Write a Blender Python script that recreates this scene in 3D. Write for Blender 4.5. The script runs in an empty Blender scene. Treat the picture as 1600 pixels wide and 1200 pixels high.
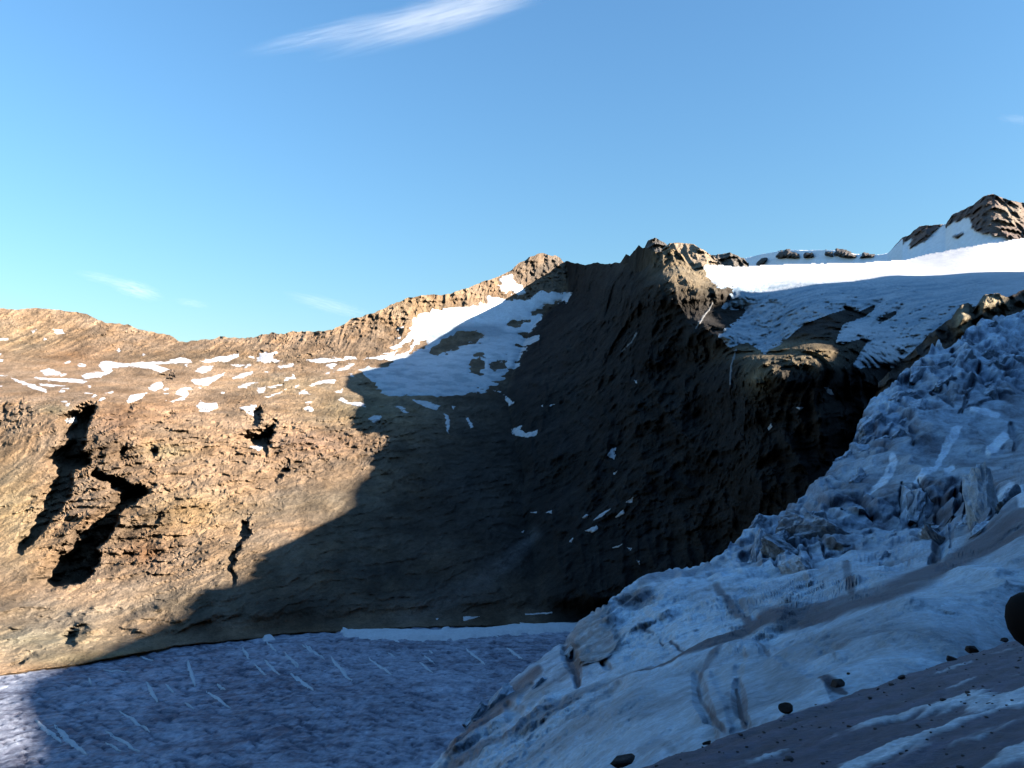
import bpy, math, time
import numpy as np
T0 = time.time()
rng = np.random.default_rng(7)
scene = bpy.context.scene
C = scene.collection

# ------------------------------------------------------------------ camera, sky, sun, exposure
FPX = 1256.0                       # focal length in pixels of a 1600 px wide frame
HOR = 690.0                        # pixel row of the horizon
PITCH = math.atan((HOR - 600.0) / FPX)
cam_d = bpy.data.cameras.new('camera')
cam = bpy.data.objects.new('camera', cam_d)
C.objects.link(cam)
cam_d.sensor_width = 36.0
cam_d.lens = FPX / 1600.0 * 36.0
cam_d.clip_start = 0.05
cam_d.clip_end = 60000.0
cam.location = (0, 0, 0)
cam.rotation_euler = (math.pi / 2 + PITCH, 0, 0)
scene.camera = cam

SUN_AZ = math.radians(110.0)       # clockwise from the view direction (+Y)
SUN_EL = math.radians(20.0)
world = bpy.data.worlds.new('World')
scene.world = world
world.use_nodes = True
wn = world.node_tree
wn.nodes.clear()
sky = wn.nodes.new('ShaderNodeTexSky')
sky.sky_type = 'NISHITA'
sky.sun_disc = False
sky.sun_elevation = SUN_EL
sky.sun_rotation = SUN_AZ
sky.altitude = 2900.0
sky.air_density = 2.7
sky.dust_density = 1.0
sky.ozone_density = 9.0
bg = wn.nodes.new('ShaderNodeBackground')
bg.inputs['Strength'].default_value = 0.058
wo = wn.nodes.new('ShaderNodeOutputWorld')
wn.links.new(sky.outputs[0], bg.inputs[0])
wn.links.new(bg.outputs[0], wo.inputs[0])

sun_d = bpy.data.lights.new('sun', 'SUN')
sun_d.energy = 5.0
sun_d.angle = math.radians(0.53)
sun_d.color = (1.0, 0.89, 0.76)
sun = bpy.data.objects.new('sun', sun_d)
C.objects.link(sun)
SDIR = np.array([math.cos(SUN_EL) * math.sin(SUN_AZ), math.cos(SUN_EL) * math.cos(SUN_AZ), math.sin(SUN_EL)])
from mathutils import Vector
sun.rotation_euler = Vector(SDIR).to_track_quat('Z', 'Y').to_euler()
sun.location = (900, -400, 900)

scene.view_settings.view_transform = 'Standard'
scene.view_settings.look = 'None'
scene.view_settings.exposure = 2.13
scene.view_settings.gamma = 1.0
scene.cycles.max_bounces = 6
scene.cycles.diffuse_bounces = 0
scene.cycles.volume_bounces = 1
scene.cycles.use_denoising = True

# ------------------------------------------------------------------ helpers
cT, sT = math.cos(PITCH), math.sin(PITCH)
def ray(px, py):
    """world direction of a photo pixel, scaled so that y = 1"""
    xc = (np.asarray(px, float) - 800.0) / FPX
    yc = (600.0 - np.asarray(py, float)) / FPX
    dy = cT - yc * sT
    return xc / dy, (yc * cT + sT) / dy
def at(px, py, D):
    X, Z = ray(px, py)
    D = np.asarray(D, float)
    return np.stack(np.broadcast_arrays(X * D, D, Z * D), -1)

_g = rng.normal(size=(256, 3)); _g /= np.linalg.norm(_g, axis=1)[:, None]
GR = _g.astype(np.float32)
PERM = rng.permutation(256).astype(np.int32)
PERM2 = np.concatenate([PERM, PERM])
def perlin(P):
    P = np.asarray(P, np.float32)
    sh = P.shape[:-1]
    P = P.reshape(-1, 3)
    i = np.floor(P).astype(np.int32)
    f = P - i
    w = f * f * f * (f * (f * 6 - 15) + 10)
    i &= 255
    out = np.zeros(len(P), np.float32)
    for dx in (0, 1):
        wx = w[:, 0] if dx else 1 - w[:, 0]
        hx = PERM2[(i[:, 0] + dx) & 255]
        for dy in (0, 1):
            wy = w[:, 1] if dy else 1 - w[:, 1]
            hy = PERM2[hx + ((i[:, 1] + dy) & 255)]
            for dz in (0, 1):
                wz = w[:, 2] if dz else 1 - w[:, 2]
                g = GR[PERM2[hy + ((i[:, 2] + dz) & 255)]]
                out += wx * wy * wz * (g[:, 0] * (f[:, 0] - dx) + g[:, 1] * (f[:, 1] - dy) + g[:, 2] * (f[:, 2] - dz))
    return (out * 1.6).reshape(sh)
def fbm(P, octv=4, gain=0.5, lac=2.03):
    P = np.asarray(P, np.float32)
    a, s, o = 1.0, 0.0, 0.0
    for k in range(octv):
        o = o + a * perlin(P * (lac ** k) + 17.3 * k)
        s += a; a *= gain
    return o / s
def ridged(P, octv=4, gain=0.5, lac=2.07):
    P = np.asarray(P, np.float32)
    a, s, o, prev = 1.0, 0.0, 0.0, 1.0
    for k in range(octv):
        n = 1.0 - np.abs(perlin(P * (lac ** k) + 9.1 * k)) * 1.6
        n = np.clip(n, 0, 1) ** 2
        o = o + a * n * prev
        prev = np.clip(n * 1.4, 0, 1)
        s += a; a *= gain
    return o / s
def hash01(ix, iy, iz, k):
    h = PERM2[(PERM2[(PERM2[(ix + 37 * k) & 255] + iy) & 255] + iz + 11 * k) & 255]
    return (PERM2[(h + 91 * k) & 255] + 0.5) / 256.0
def worley(P):
    """F1, F2, cell id, vector to the nearest site"""
    P = np.asarray(P, np.float32); sh = P.shape[:-1]; P = P.reshape(-1, 3)
    i0 = np.floor(P).astype(np.int32)
    n = len(P)
    f1 = np.full(n, 9.0, np.float32); f2 = np.full(n, 9.0, np.float32)
    cid = np.zeros((n, 3), np.int32); vec = np.zeros((n, 3), np.float32)
    for dx in (-1, 0, 1):
        for dy in (-1, 0, 1):
            for dz in (-1, 0, 1):
                c = i0 + np.array([dx, dy, dz], np.int32)
                s = np.stack([c[:, k] + 0.1 + 0.8 * hash01(c[:, 0], c[:, 1], c[:, 2], k + 1) for k in range(3)], 1)
                v = (P - s).astype(np.float32)
                d = np.sqrt((v * v).sum(1))
                b = d < f1
                f2 = np.where(b, f1, np.minimum(f2, d))
                f1 = np.where(b, d, f1)
                cid[b] = c[b]; vec[b] = v[b]
    return f1.reshape(sh), f2.reshape(sh), cid.reshape(sh + (3,)), vec.reshape(sh + (3,))

class TPS:
    def __init__(self, pts, lam=1e-4, ys=1.8):
        a = np.array(pts, float)
        self.ys = ys
        self.X = np.stack([a[:, 0] / 1000, a[:, 1] * ys / 1000], 1)
        n = len(a)
        K = self.phi(self.X) + lam * np.eye(n)
        Pm = np.concatenate([np.ones((n, 1)), self.X], 1)
        A = np.block([[K, Pm], [Pm.T, np.zeros((3, 3))]])
        self.w = np.linalg.solve(A, np.concatenate([np.log(a[:, 2]), np.zeros(3)]))
    def phi(self, Q):
        d2 = ((Q[:, None, :] - self.X[None]) ** 2).sum(-1)
        return 0.5 * d2 * np.log(d2 + 1e-12)
    def __call__(self, px, py):
        px, py = np.broadcast_arrays(np.asarray(px, float), np.asarray(py, float))
        sh = px.shape
        Q = np.stack([px.ravel() / 1000, py.ravel() * self.ys / 1000], 1)
        o = np.empty(len(Q))
        for k in range(0, len(Q), 40000):
            q = Q[k:k + 40000]
            o[k:k + 40000] = self.phi(q) @ self.w[:-3] + self.w[-3] + q @ self.w[-2:]
        return np.exp(o).reshape(sh)

def shepard(pts, px, py, power=3.0):
    num = 0.0; den = 0.0
    for (x, y, v) in pts:
        d2 = ((px - x) ** 2 + (1.4 * (py - y)) ** 2) + 60.0
        w = d2 ** (-power / 2)
        num = num + w * v; den = den + w
    return num / den
def sstep(a, b, x):
    t = np.clip((x - a) / (b - a), 0, 1)
    return t * t * (3 - 2 * t)
def poly_sdf(poly, px, py, margin=40.0):
    """signed pixel distance, positive inside (exact within the margin round the polygon)"""
    a = np.array(poly, float)
    m = (px > a[:, 0].min() - margin) & (px < a[:, 0].max() + margin) & (py > a[:, 1].min() - margin) & (py < a[:, 1].max() + margin)
    out = np.full(np.shape(px), -margin)
    if m.any(): out[m] = _poly_sdf(poly, px[m], py[m])
    return out
def line_dist(line, px, py, margin=70.0):
    a = np.array(line, float)
    m = (px > a[:, 0].min() - margin) & (px < a[:, 0].max() + margin) & (py > a[:, 1].min() - margin) & (py < a[:, 1].max() + margin)
    d = np.full(np.shape(px), 1e3); t = np.zeros(np.shape(px)); sd = np.zeros(np.shape(px))
    if m.any(): d[m], t[m], sd[m] = _line_dist(line, px[m], py[m])
    return d, t, sd
def _poly_sdf(poly, px, py):
    p = np.array(poly, float)
    n = len(p)
    d = np.full(np.shape(px), 1e9)
    ins = np.zeros(np.shape(px), bool)
    for i in range(n):
        a, b = p[i], p[(i + 1) % n]
        ex, ey = b - a
        wx, wy = px - a[0], py - a[1]
        t = np.clip((wx * ex + wy * ey) / max(ex * ex + ey * ey, 1e-9), 0, 1)
        d = np.minimum(d, (wx - ex * t) ** 2 + (wy - ey * t) ** 2)
        if abs(ey) > 1e-9:
            c = ((a[1] > py) != (b[1] > py)) & (px < ex * (py - a[1]) / ey + a[0])
            ins ^= c
    d = np.sqrt(d)
    return np.where(ins, d, -d)
def _line_dist(line, px, py):
    p = np.array(line, float)
    d = np.full(np.shape(px), 1e9); tt = np.zeros(np.shape(px)); L = 0.0
    seg = np.hypot(*(p[1:] - p[:-1])[:, :2].T); tot = seg.sum()
    side = np.zeros(np.shape(px))
    for i in range(len(p) - 1):
        a, b = p[i, :2], p[i + 1, :2]
        e = b - a
        wx, wy = px - a[0], py - a[1]
        t = np.clip((wx * e[0] + wy * e[1]) / (e @ e), 0, 1)
        q = np.hypot(wx - e[0] * t, wy - e[1] * t)
        m = q < d
        d = np.where(m, q, d)
        tt = np.where(m, (L + t * seg[i]) / tot, tt)
        side = np.where(m, np.sign(e[0] * wy - e[1] * wx), side)
        L += seg[i]
    return d, tt, side
def curve(pts, x):
    a = np.array(sorted(pts), float)
    return np.interp(x, a[:, 0], a[:, 1])

def bilin(M, u0, v0, st, px, py):
    H, W = M.shape[:2]
    x = np.clip((px - u0) / st, 0, W - 1.001); y = np.clip((py - v0) / st, 0, H - 1.001)
    i = x.astype(int); j = y.astype(int); fx = x - i; fy = y - j
    if M.ndim == 3: fx = fx[..., None]; fy = fy[..., None]
    return (M[j, i] * (1 - fx) + M[j, i + 1] * fx) * (1 - fy) + (M[j + 1, i] * (1 - fx) + M[j + 1, i + 1] * fx) * fy

def new_obj(name, me, parent=None):
    o = bpy.data.objects.new(name, me)
    C.objects.link(o)
    if parent is not None: o.parent = parent
    return o
def tag(o, label=None, cat=None, kind=None, group=None):
    if label: o['label'] = label
    if cat: o['category'] = cat
    if kind: o['kind'] = kind
    if group: o['group'] = group
    return o
def mesh_from(name, V, F, mat, col=None, smooth=True, parent=None):
    """V (n,3), F (m,4) or (m,3) index array"""
    V = np.asarray(V, np.float32); F = np.asarray(F, np.int32)
    me = bpy.data.meshes.new(name)
    k = F.shape[1]
    me.vertices.add(len(V)); me.vertices.foreach_set('co', V.ravel())
    me.loops.add(F.size); me.loops.foreach_set('vertex_index', F.ravel())
    me.polygons.add(len(F)); me.polygons.foreach_set('loop_start', np.arange(0, F.size, k, dtype=np.int32))
    try: me.polygons.foreach_set('loop_total', np.full(len(F), k, np.int32))
    except Exception: pass
    me.polygons.foreach_set('use_smooth', np.full(len(F), smooth))
    me.update(calc_edges=True)
    if col is not None:
        at_ = me.attributes.new('Col', 'FLOAT_COLOR', 'POINT')
        c4 = np.ones((len(V), 4), np.float32); c4[:, :3] = col
        at_.data.foreach_set('color', c4.ravel())
    me.materials.append(mat)
    return new_obj(name, me, parent)
def grid_mesh(name, P, mat, col=None, mask=None, smooth=True, parent=None, flip=False):
    if mask is not None:
        r = np.flatnonzero(mask.any(1)); c = np.flatnonzero(mask.any(0))
        if len(r) == 0: return None
        r0, r1, c0, c1_ = r[0], r[-1] + 1, c[0], c[-1] + 1
        P = P[r0:r1 + 1, c0:c1_ + 1]; mask = mask[r0:r1, c0:c1_]
        if col is not None: col = col[r0:r1 + 1, c0:c1_ + 1]
    H, W = P.shape[:2]
    idx = np.arange(H * W).reshape(H, W)
    F = np.stack([idx[:-1, :-1], idx[:-1, 1:], idx[1:, 1:], idx[1:, :-1]], -1)
    if flip: F = F[..., ::-1]
    F = F[mask] if mask is not None else F.reshape(-1, 4)
    used = np.unique(F)
    if len(used) == 0: return None
    remap = np.zeros(H * W, np.int64); remap[used] = np.arange(len(used))
    return mesh_from(name, P.reshape(-1, 3)[used], remap[F], mat,
                     None if col is None else col.reshape(-1, 3)[used], smooth, parent)

# ------------------------------------------------------------------ materials
def col_material(name, rough=0.9, fine=((1.0, 0.25),), bump=((1.0, 0.4),), bump_dist=1.0, spec=0.25, stretch=None):
    """albedo from the mesh's own colour attribute, broken up by noise; relief from noise"""
    m = bpy.data.materials.new(name); m.use_nodes = True
    n, l = m.node_tree.nodes, m.node_tree.links
    b = n['Principled BSDF']
    b.inputs['Roughness'].default_value = rough
    b.inputs['Specular IOR Level'].default_value = spec
    a = n.new('ShaderNodeAttribute'); a.attribute_name = 'Col'
    tc = n.new('ShaderNodeTexCoord')
    src = tc.outputs['Object']
    if stretch:
        mp = n.new('ShaderNodeMapping'); mp.inputs['Scale'].default_value = stretch[0]
        mp.inputs['Rotation'].default_value = stretch[1]
        l.new(src, mp.inputs['Vector']); src = mp.outputs[0]
    c = a.outputs['Color']
    for sc, amt in fine:
        t = n.new('ShaderNodeTexNoise'); t.inputs['Scale'].default_value = sc; t.inputs['Detail'].default_value = 6
        t.inputs['Roughness'].default_value = 0.65
        l.new(src, t.inputs['Vector'])
        r = n.new('ShaderNodeMapRange'); r.inputs['From Min'].default_value = 0.25; r.inputs['From Max'].default_value = 0.75
        r.inputs['To Min'].default_value = 1 - amt; r.inputs['To Max'].default_value = 1 + amt
        l.new(t.outputs['Fac'], r.inputs['Value'])
        mx = n.new('ShaderNodeVectorMath'); mx.operation = 'SCALE'
        l.new(c, mx.inputs[0]); l.new(r.outputs[0], mx.inputs['Scale']); c = mx.outputs[0]
    l.new(c, b.inputs['Base Color'])
    h = None
    for sc, amt in bump:
        t = n.new('ShaderNodeTexNoise'); t.inputs['Scale'].default_value = sc; t.inputs['Detail'].default_value = 8
        t.inputs['Roughness'].default_value = 0.7
        l.new(src, t.inputs['Vector'])
        mm = n.new('ShaderNodeMath'); mm.operation = 'MULTIPLY'; mm.inputs[1].default_value = amt
        l.new(t.outputs['Fac'], mm.inputs[0])
        if h is None: h = mm.outputs[0]
        else:
            ad = n.new('ShaderNodeMath'); ad.operation = 'ADD'; l.new(h, ad.inputs[0]); l.new(mm.outputs[0], ad.inputs[1]); h = ad.outputs[0]
    if h is not None:
        bp = n.new('ShaderNodeBump'); bp.inputs['Strength'].default_value = 1.0; bp.inputs['Distance'].default_value = bump_dist
        l.new(h, bp.inputs['Height']); l.new(bp.outputs[0], b.inputs['Normal'])
    return m
MAT_ROCK = col_material('mountain_rock', 0.95, ((0.02, 0.25), (0.12, 0.3), (0.5, 0.3)), ((0.12, 4.0), (0.03, 5.0), (0.5, 1.3)), 1.0, 0.1)
MAT_SNOW = col_material('old_snow', 0.75, ((0.05, 0.1), (0.4, 0.12)), ((0.15, 1.2), (0.6, 0.5)), 1.0, 0.2)
MAT_GLACIER = col_material('glacier_ice', 0.6, ((0.06, 0.15), (0.3, 0.2), (1.0, 0.25)), ((0.15, 1.2), (0.6, 0.6)), 1.0, 0.3)
MAT_ICEFALL = col_material('icefall_ice', 0.55, ((0.25, 0.18), (1.6, 0.28), (6.0, 0.28)), ((0.6, 0.5), (2.5, 0.25), (8.0, 0.08)), 1.0, 0.35)
MAT_NEAR = col_material('near_dirty_ice', 0.5, ((2.5, 0.3), (14.0, 0.35), (45.0, 0.3)), ((3.0, 0.08), (14.0, 0.035), (50.0, 0.012)), 1.0, 0.35, ((0.45, 1.6, 1.0), (0, 0, -0.5)))
MAT_STONE = col_material('dark_stone', 0.85, ((6.0, 0.3), (25.0, 0.3)), ((8.0, 0.03), (30.0, 0.012)), 1.0, 0.3)

# ------------------------------------------------------------------ the mountains across the valley: distance fields
D_B = TPS([
 (-360,1200,520),(-360,1080,650),(-360,900,860),(-360,760,1060),(-360,650,1250),(-360,560,1750),(-360,480,2050),(-360,300,2900),
 (0,1180,560),(0,1060,680),(0,985,790),(0,930,865),(0,800,1020),(0,700,1150),(0,620,1300),(0,570,1650),(0,482,2000),(0,300,2900),
 (130,1160,575),(130,1042,715),(130,930,880),(130,800,1010),(130,680,1150),(150,620,1280),(130,570,1700),(130,490,2050),
 (270,1150,585),(270,1015,775),(270,950,860),(270,800,1030),(270,700,1170),(270,620,1400),(270,570,1750),(287,535,2000),(287,300,2900),
 (400,1140,610),(400,1003,800),(400,900,930),(400,800,1080),(400,700,1230),(400,620,1480),(400,570,1850),(400,525,2080),
 (540,1130,640),(540,990,835),(540,900,960),(540,800,1120),(540,720,1270),(540,640,1500),(540,590,1750),(540,555,1980),(540,507,2150),
 (640,983,852),(640,900,980),(640,800,1150),(640,700,1360),(640,650,1500),(640,610,1680),(640,550,2080),(640,470,2280),(640,300,3200),
 (720,1130,650),(720,978,866),(720,880,1010),(720,780,1200),(720,700,1400),(720,640,1600),(720,600,1800),(720,540,2150),(720,500,2350),(731,452,2450),
 (800,976,872),(800,850,1080),(800,750,1300),(800,680,1520),(800,620,1750),(800,560,2050),(800,500,2380),(800,470,2500),(812,420,2620),
 (850,560,2150),(860,470,2550),(850,398,2720),(890,460,2600),(900,412,2780),(950,412,2900),(950,600,2150),(950,800,1450),(950,960,980),(950,1130,680),
 (1100,420,3100),(1100,700,1900),(1100,960,1050)])
D_C = TPS([
 (1000,386,1500),(1010,390,1485),(1056,393,1420),(1087,428,1330),(1122,447,1270),(1150,452,1300),
 (975,405,1800),(940,411,2100),(905,415,2500),(860,420,2950),
 (1000,450,1430),(1000,550,1290),(1000,650,1150),(1000,750,1020),(1000,850,920),(1000,920,860),
 (900,460,2450),(860,500,2280),(820,560,2020),(790,620,1740),(800,700,1470),(820,780,1240),(850,860,1060),(870,930,940),(880,980,868),(880,1120,700),
 (700,560,2700),(700,700,1900),(700,850,1400),(700,980,1000),
 (900,560,1700),(900,650,1420),(900,750,1210),(900,850,1030),(950,450,1800),
 (1100,480,1240),(1100,560,1130),(1100,650,1030),(1100,750,940),(1100,850,870),
 (1178,584,800),(1194,562,815),(1250,549,825),(1300,543,835),
 (1200,650,775),(1200,750,750),(1300,620,790),(1300,700,765),(1340,640,785),(1400,575,870),
 (1130,525,1070),(1194,545,1030),(1222,530,1060),(1150,480,1280),(1250,480,1190),(1350,480,1180),(1450,480,1130),(1300,450,1330),(1400,440,1420),
 (1500,445,1380),(1600,440,1400),(1400,520,1000),(1450,520,965),(1500,490,1050),(1550,460,1180),(1600,455,1180),(1600,560,900),
 (1110,424,1480),(1150,432,1500),(1150,422,1680),(1250,426,1650),(1250,418,1830),(1330,417,1880),(1412,411,1980),(1519,389,2080),(1600,378,2130),
 (1600,410,1750),(1500,420,1650),(1400,425,1620),(1960,450,1300),(1960,340,2300),(1960,700,800),(1500,800,720),(1200,900,760),
 (1000,1100,720),(1500,1100,600)], lam=2e-4)

U0, U1, V0, V1, ST = -360.0, 1960.0, 296.0, 1252.0, 2.0
uu = np.arange(U0, U1 + 1, ST); vv = np.arange(V0, V1 + 1, ST)
GU, GV = np.meshgrid(uu, vv)
dB, dC = D_B(GU, GV), D_C(GU, GV)
k_ = 55.0
dmin = np.minimum(dB, dC)
Dm = dmin - k_ * np.log1p(np.exp(-np.abs(dB - dC) / k_)) + k_ * np.log(2.0) * np.exp(-np.abs(dB - dC) / k_)
onC = sstep(-60, 60, dB - dC)
print('fields', time.time() - T0)
P0 = at(GU, GV, Dm)

# how craggy the ground is (1 = cliff, 0 = smooth)
ROUGH = shepard([
 (20,760,.18),(20,850,.18),(50,700,.3),(0,650,.7),(30,600,.3),(100,600,.25),(60,520,.45),(200,530,.75),(150,570,.3),(250,590,.3),(350,590,.3),
 (350,540,.7),(450,540,.8),(600,500,.9),(700,480,.8),(850,430,.9),(200,700,.85),(300,660,.7),(400,640,.7),(450,700,.95),(550,680,.95),(600,640,.6),(520,600,.35),
 (250,780,.8),(330,760,.7),(350,850,.5),(230,870,.8),(130,850,.9),(80,800,.9),(480,800,.25),(520,780,.2),(450,850,.3),(430,760,.5),
 (100,930,.2),(200,940,.25),(50,980,.2),(150,990,.25),(60,1030,.35),(300,930,.3),(400,920,.3),(600,850,.35),(700,850,.3),(800,900,.25),(700,700,.4),(750,650,.4),
 (700,580,.3),(850,650,.6),(900,600,.9),(950,500,1.1),(1000,500,1.2),(1050,600,1.2),(1100,700,1.2),(1000,800,1.0),(1200,700,1.1),(1250,600,1.2),(1150,550,1.2),
 (1060,410,1.0),(900,850,.5),(950,900,.7),(1280,515,1.2),(1250,530,1.2),(1330,500,1.1),(1240,549,1.3),(1300,546,1.3),(1385,490,.9),(1190,565,1.3),(1340,540,1.1),(1390,560,1.0),(1200,470,.1),(1400,460,.1),(1500,430,.1),(1250,430,.05)], GU, GV)

# pixel-space edges are roughened by world-space noise
WN1 = fbm(P0 / 45.0, 4); WN2 = fbm(P0 / 45.0 + 31.7, 4)
JU, JV = GU + WN1 * 9, GV + WN2 * 6

# ---- gullies and hollows in the sunlit slope: (row, left, right) in pixels, depth factor
GULLIES = [
 ([(630,140,152),(640,112,150),(650,92,143),(665,86,140),(685,92,132),(705,78,131),(720,70,133),(735,74,116),(750,72,113),(770,66,111),(790,54,94),(810,43,77),(835,28,61),(850,18,54),(862,16,40)], 1.35),
 ([(732,132,150),(742,132,170),(752,150,196),(760,168,222),(770,170,228),(790,156,199),(810,136,183),(830,114,171),(850,94,159),(870,74,149),(890,54,139),(905,40,131),(916,50,100)], 1.35),
 ([(658,420,430),(665,408,428),(672,396,426),(681,366,424),(690,372,421),(700,402,419),(718,413,421)], 1.3),
 ([(636,394,407),(645,386,407),(655,383,407),(663,392,403)], 1.3),
 ([(806,378,385),(815,374,386),(830,376,393),(850,362,377),(868,352,365),(890,351,362),(912,354,364)], 1.3),
 ([(693,192,200),(702,184,200),(716,183,194)], 1.2),
 ([(722,442,454),(738,428,443),(750,419,431)], 1.2),
 ([(700,232,246),(712,226,242)], 1.2),
 ([(632,196,208),(645,194,204)], 1.2),
 ([(983,104,118),(995,96,121),(1008,90,110)], 1.0),
 ([(1018,38,47),(1035,13,37),(1050,-4,14)], 1.0),
 ([(600,558,575),(606,556,570)], 1.0),
 ([(581,243,262),(588,240,264),(593,244,260)], 0.9),
 ([(625,3,9),(640,2,11),(650,0,8)], 1.0),([(622,28,36),(640,28,34),(652,33,38)], 1.0),([(630,42,47),(650,45,51)], 1.0),
 ([(655,580,600),(662,576,600)], .8),([(640,262,270),(652,256,266),(660,254,262)], 1.0),
 ([(760,222,240),(768,210,232)], 1.0),([(800,240,250),(812,232,246)], .9),
]
def gully_offset(rows, fac, PU, PV):
    a = np.array(rows, float)
    l = np.interp(PV, a[:, 0], a[:, 1]); r = np.interp(PV, a[:, 0], a[:, 2])
    endf = np.clip(np.minimum((PV - a[0, 0] + 3) / 10, (a[-1, 0] + 5 - PV) / 10), 0, 1)
    w = np.maximum(r - l, 1e-3)
    t = (PU - l) / w
    prof = np.clip(t / .55, 0, 1) ** 1.2 * (1 - sstep(1.0, 1.0 + np.clip(4.0 / w, 0, .25), t))
    return fac * prof * endf * w / FPX, endf
disp = np.zeros_like(Dm)
gul = np.zeros_like(Dm)
GJ, GJ2 = fbm(P0 / 13.0 + 5, 3, .6), fbm(P0 / 13.0 + 15, 3, .6)
for rows, fac in GULLIES:
    g, e = gully_offset(rows, fac, GU + WN1 * 16 + GJ * 9, GV + WN2 * 12 + GJ2 * 7)
    gul = np.maximum(gul, g * 1.55)
disp += gul * Dm * .9

# ---- crags: ridged noise, bedding planes dipping to the right, fall-line ribs
warp = np.stack([fbm(P0 / 160.0 + k * 7.7, 3) for k in range(3)], -1) * 40
Pw = P0 + warp
R1 = ridged(Pw / np.array([150.0, 210.0, 150.0]), 6, 0.55)
R2 = ridged(P0 / 28.0 + 5.0, 4, 0.55)
bed = (P0[..., 2] - 0.28 * P0[..., 0] + 0.12 * P0[..., 1]) + WN1 * 16 + fbm(P0 / 200.0, 2) * 30
b1 = bed / 17.0
bf = b1 - np.floor(b1)
BED = sstep(0.0, 0.75, bf) - sstep(0.8, 1.0, bf)
b2 = bed / 5.2 + WN2 * 2
bf2 = b2 - np.floor(b2)
BED2 = sstep(0.0, 0.7, bf2) - sstep(0.75, 1.0, bf2)
RIB = ridged(np.stack([P0[..., 0] / 36.0, P0[..., 1] / 300.0, P0[..., 2] / 260.0], -1) + warp / 300, 4, 0.5)
F1 = fbm(P0 / 90.0, 5, 0.55)
cliffy = ROUGH
def facets(P, size, warpamt=.5):
    Q = P / size + fbm(P / (size * 1.1) + 3, 3)[..., None] * warpamt
    f1, f2, cid, vec = worley(Q)
    r = [hash01(cid[..., 0], cid[..., 1], cid[..., 2], k) * 2 - 1 for k in (3, 5, 7)]
    return r[0] * .5 + .9 * (r[1] * vec[..., 0] + r[2] * vec[..., 2]), f2 - f1
fm_ = (cliffy > .3) & (GU > -100) & (GU < 1480) & (GV > 380) & (GV < 1000)
FA = np.zeros_like(Dm); FB = np.zeros_like(Dm); FE = np.ones_like(Dm)
pf = P0[fm_]
h_, e_ = facets(pf * np.array([1, .8, 1.5]), 34.0); FA[fm_] = h_; FE[fm_] = e_
h_, e_ = facets(pf * np.array([1, .8, 1.3]), 12.0); FB[fm_] = h_
disp += (.62 - .2 * onC) * cliffy * sstep(.3, .6, cliffy) * (FA * 13 + 4.0 * np.exp(-FE / .05) + FB * 6)
disp += -cliffy * (33 * (R1 - 0.35) + 9 * (R2 - 0.4)) + F1 * 14 * (0.25 + 0.75 * cliffy)
disp += cliffy * (9 * BED + 4.0 * BED2) * (1 - 0.6 * onC)
wallm = sstep(600, 560, GV) * sstep(560, 500, GU * 0 + GV - 0) * 0
ridge_zone = sstep(30, -20, GV - curve([(-360,560),(0,545),(290,570),(400,565),(540,560),(620,530),(700,490),(800,455),(900,450),(2000,450)], GU))
disp += -RIB * 16 * ridge_zone * (1 - onC)
disp += -RIB * 26 * onC * cliffy - (ridged(np.stack([P0[..., 0] / 95.0, P0[..., 1] / 420.0, P0[..., 2] / 420.0], -1) + warp / 200 + 4, 4, .5) - .4) * 60 * onC * cliffy
disp += -fbm(P0 / 14.0, 4, .6) * 4.0 * (0.3 + cliffy)
MOR = sstep(925, 950, GV) * sstep(420, 300, GU)
disp += -MOR * ((ridged(P0 / np.array([70., 60., 40.]) + 2, 4) - .35) * 22 + fbm(P0 / 9.0, 3) * 3)
# talus channels on the lower shaded scree
CH = ridged(np.stack([(P0[..., 0] - 0.25 * P0[..., 1]) / 40.0, P0[..., 1] / 400.0, P0[..., 2] / 400.0], -1), 3)
disp += CH * 6 * sstep(650, 760, GV) * (1 - onC) * (1 - cliffy)

# ---- glacier masks on this terrain
CIRQUE = [
 [(647,496),(681,483),(760,472),(762,462),(787,468),(825,469),(837,455),(897,457),(886,471),(850,477),(830,492),(848,490),(848,498),(828,516),(806,524),(815,535),(838,530),(822,550),(804,574),(790,590),(770,602),(740,613),(700,619),(640,619),(600,618),(588,605),(576,594),(560,578),(588,564),(636,549),(646,532),(616,547),(611,544),(640,520)],
 [(778,437),(800,428),(806,440),(820,448),(818,462),(790,460),(782,450)],
]
CIRQUE_HOLES = [[(668,551),(690,535),(712,521),(746,517),(754,527),(724,540),(700,550),(682,556)],[(640,550),(650,535),(668,530),(662,543)],
 [(578,569),(595,561),(612,565),(606,574),(588,576)],[(735,562),(752,556),(760,572),(748,588),(736,582)],[(762,572),(792,562),(788,572),(770,580)],
 [(792,505),(815,500),(826,502),(806,510)],[(778,446),(786,452),(776,462)],[(798,455),(812,462),(800,466)]]
HANG = [(1104,417),(1147,421),(1256,416),(1325,416),(1412,410),(1519,388),(1600,376),(1970,330),(1970,452),(1600,458),(1575,462),(1537,470),(1506,480),(1494,496),(1453,524),(1440,545),(1400,571),(1380,570),(1336,570),(1350,550),(1364,530),(1345,525),(1310,534),(1319,511),(1356,496),(1391,458),(1341,483),(1325,478),(1256,502),(1234,521),(1222,532),(1194,549),(1169,530),(1141,539),(1125,524),(1150,505),(1169,489),(1166,477),(1131,483),(1151,450),(1122,446),(1106,430)]
HANG_HOLES = [[(1362,511),(1375,492),(1409,477),(1403,496),(1391,502)],[(1403,547),(1410,540),(1418,545),(1408,556)],[(1478,398),(1492,393),(1503,392),(1490,398)]]
def union_sdf(polys, holes, pu, pv):
    s = np.max([poly_sdf(p, pu, pv) for p in polys], 0)
    for h in holes: s = np.minimum(s, -poly_sdf(h, pu, pv))
    return s
bx = (GU > 500) & (GU < 960) & (GV < 660)
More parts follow.
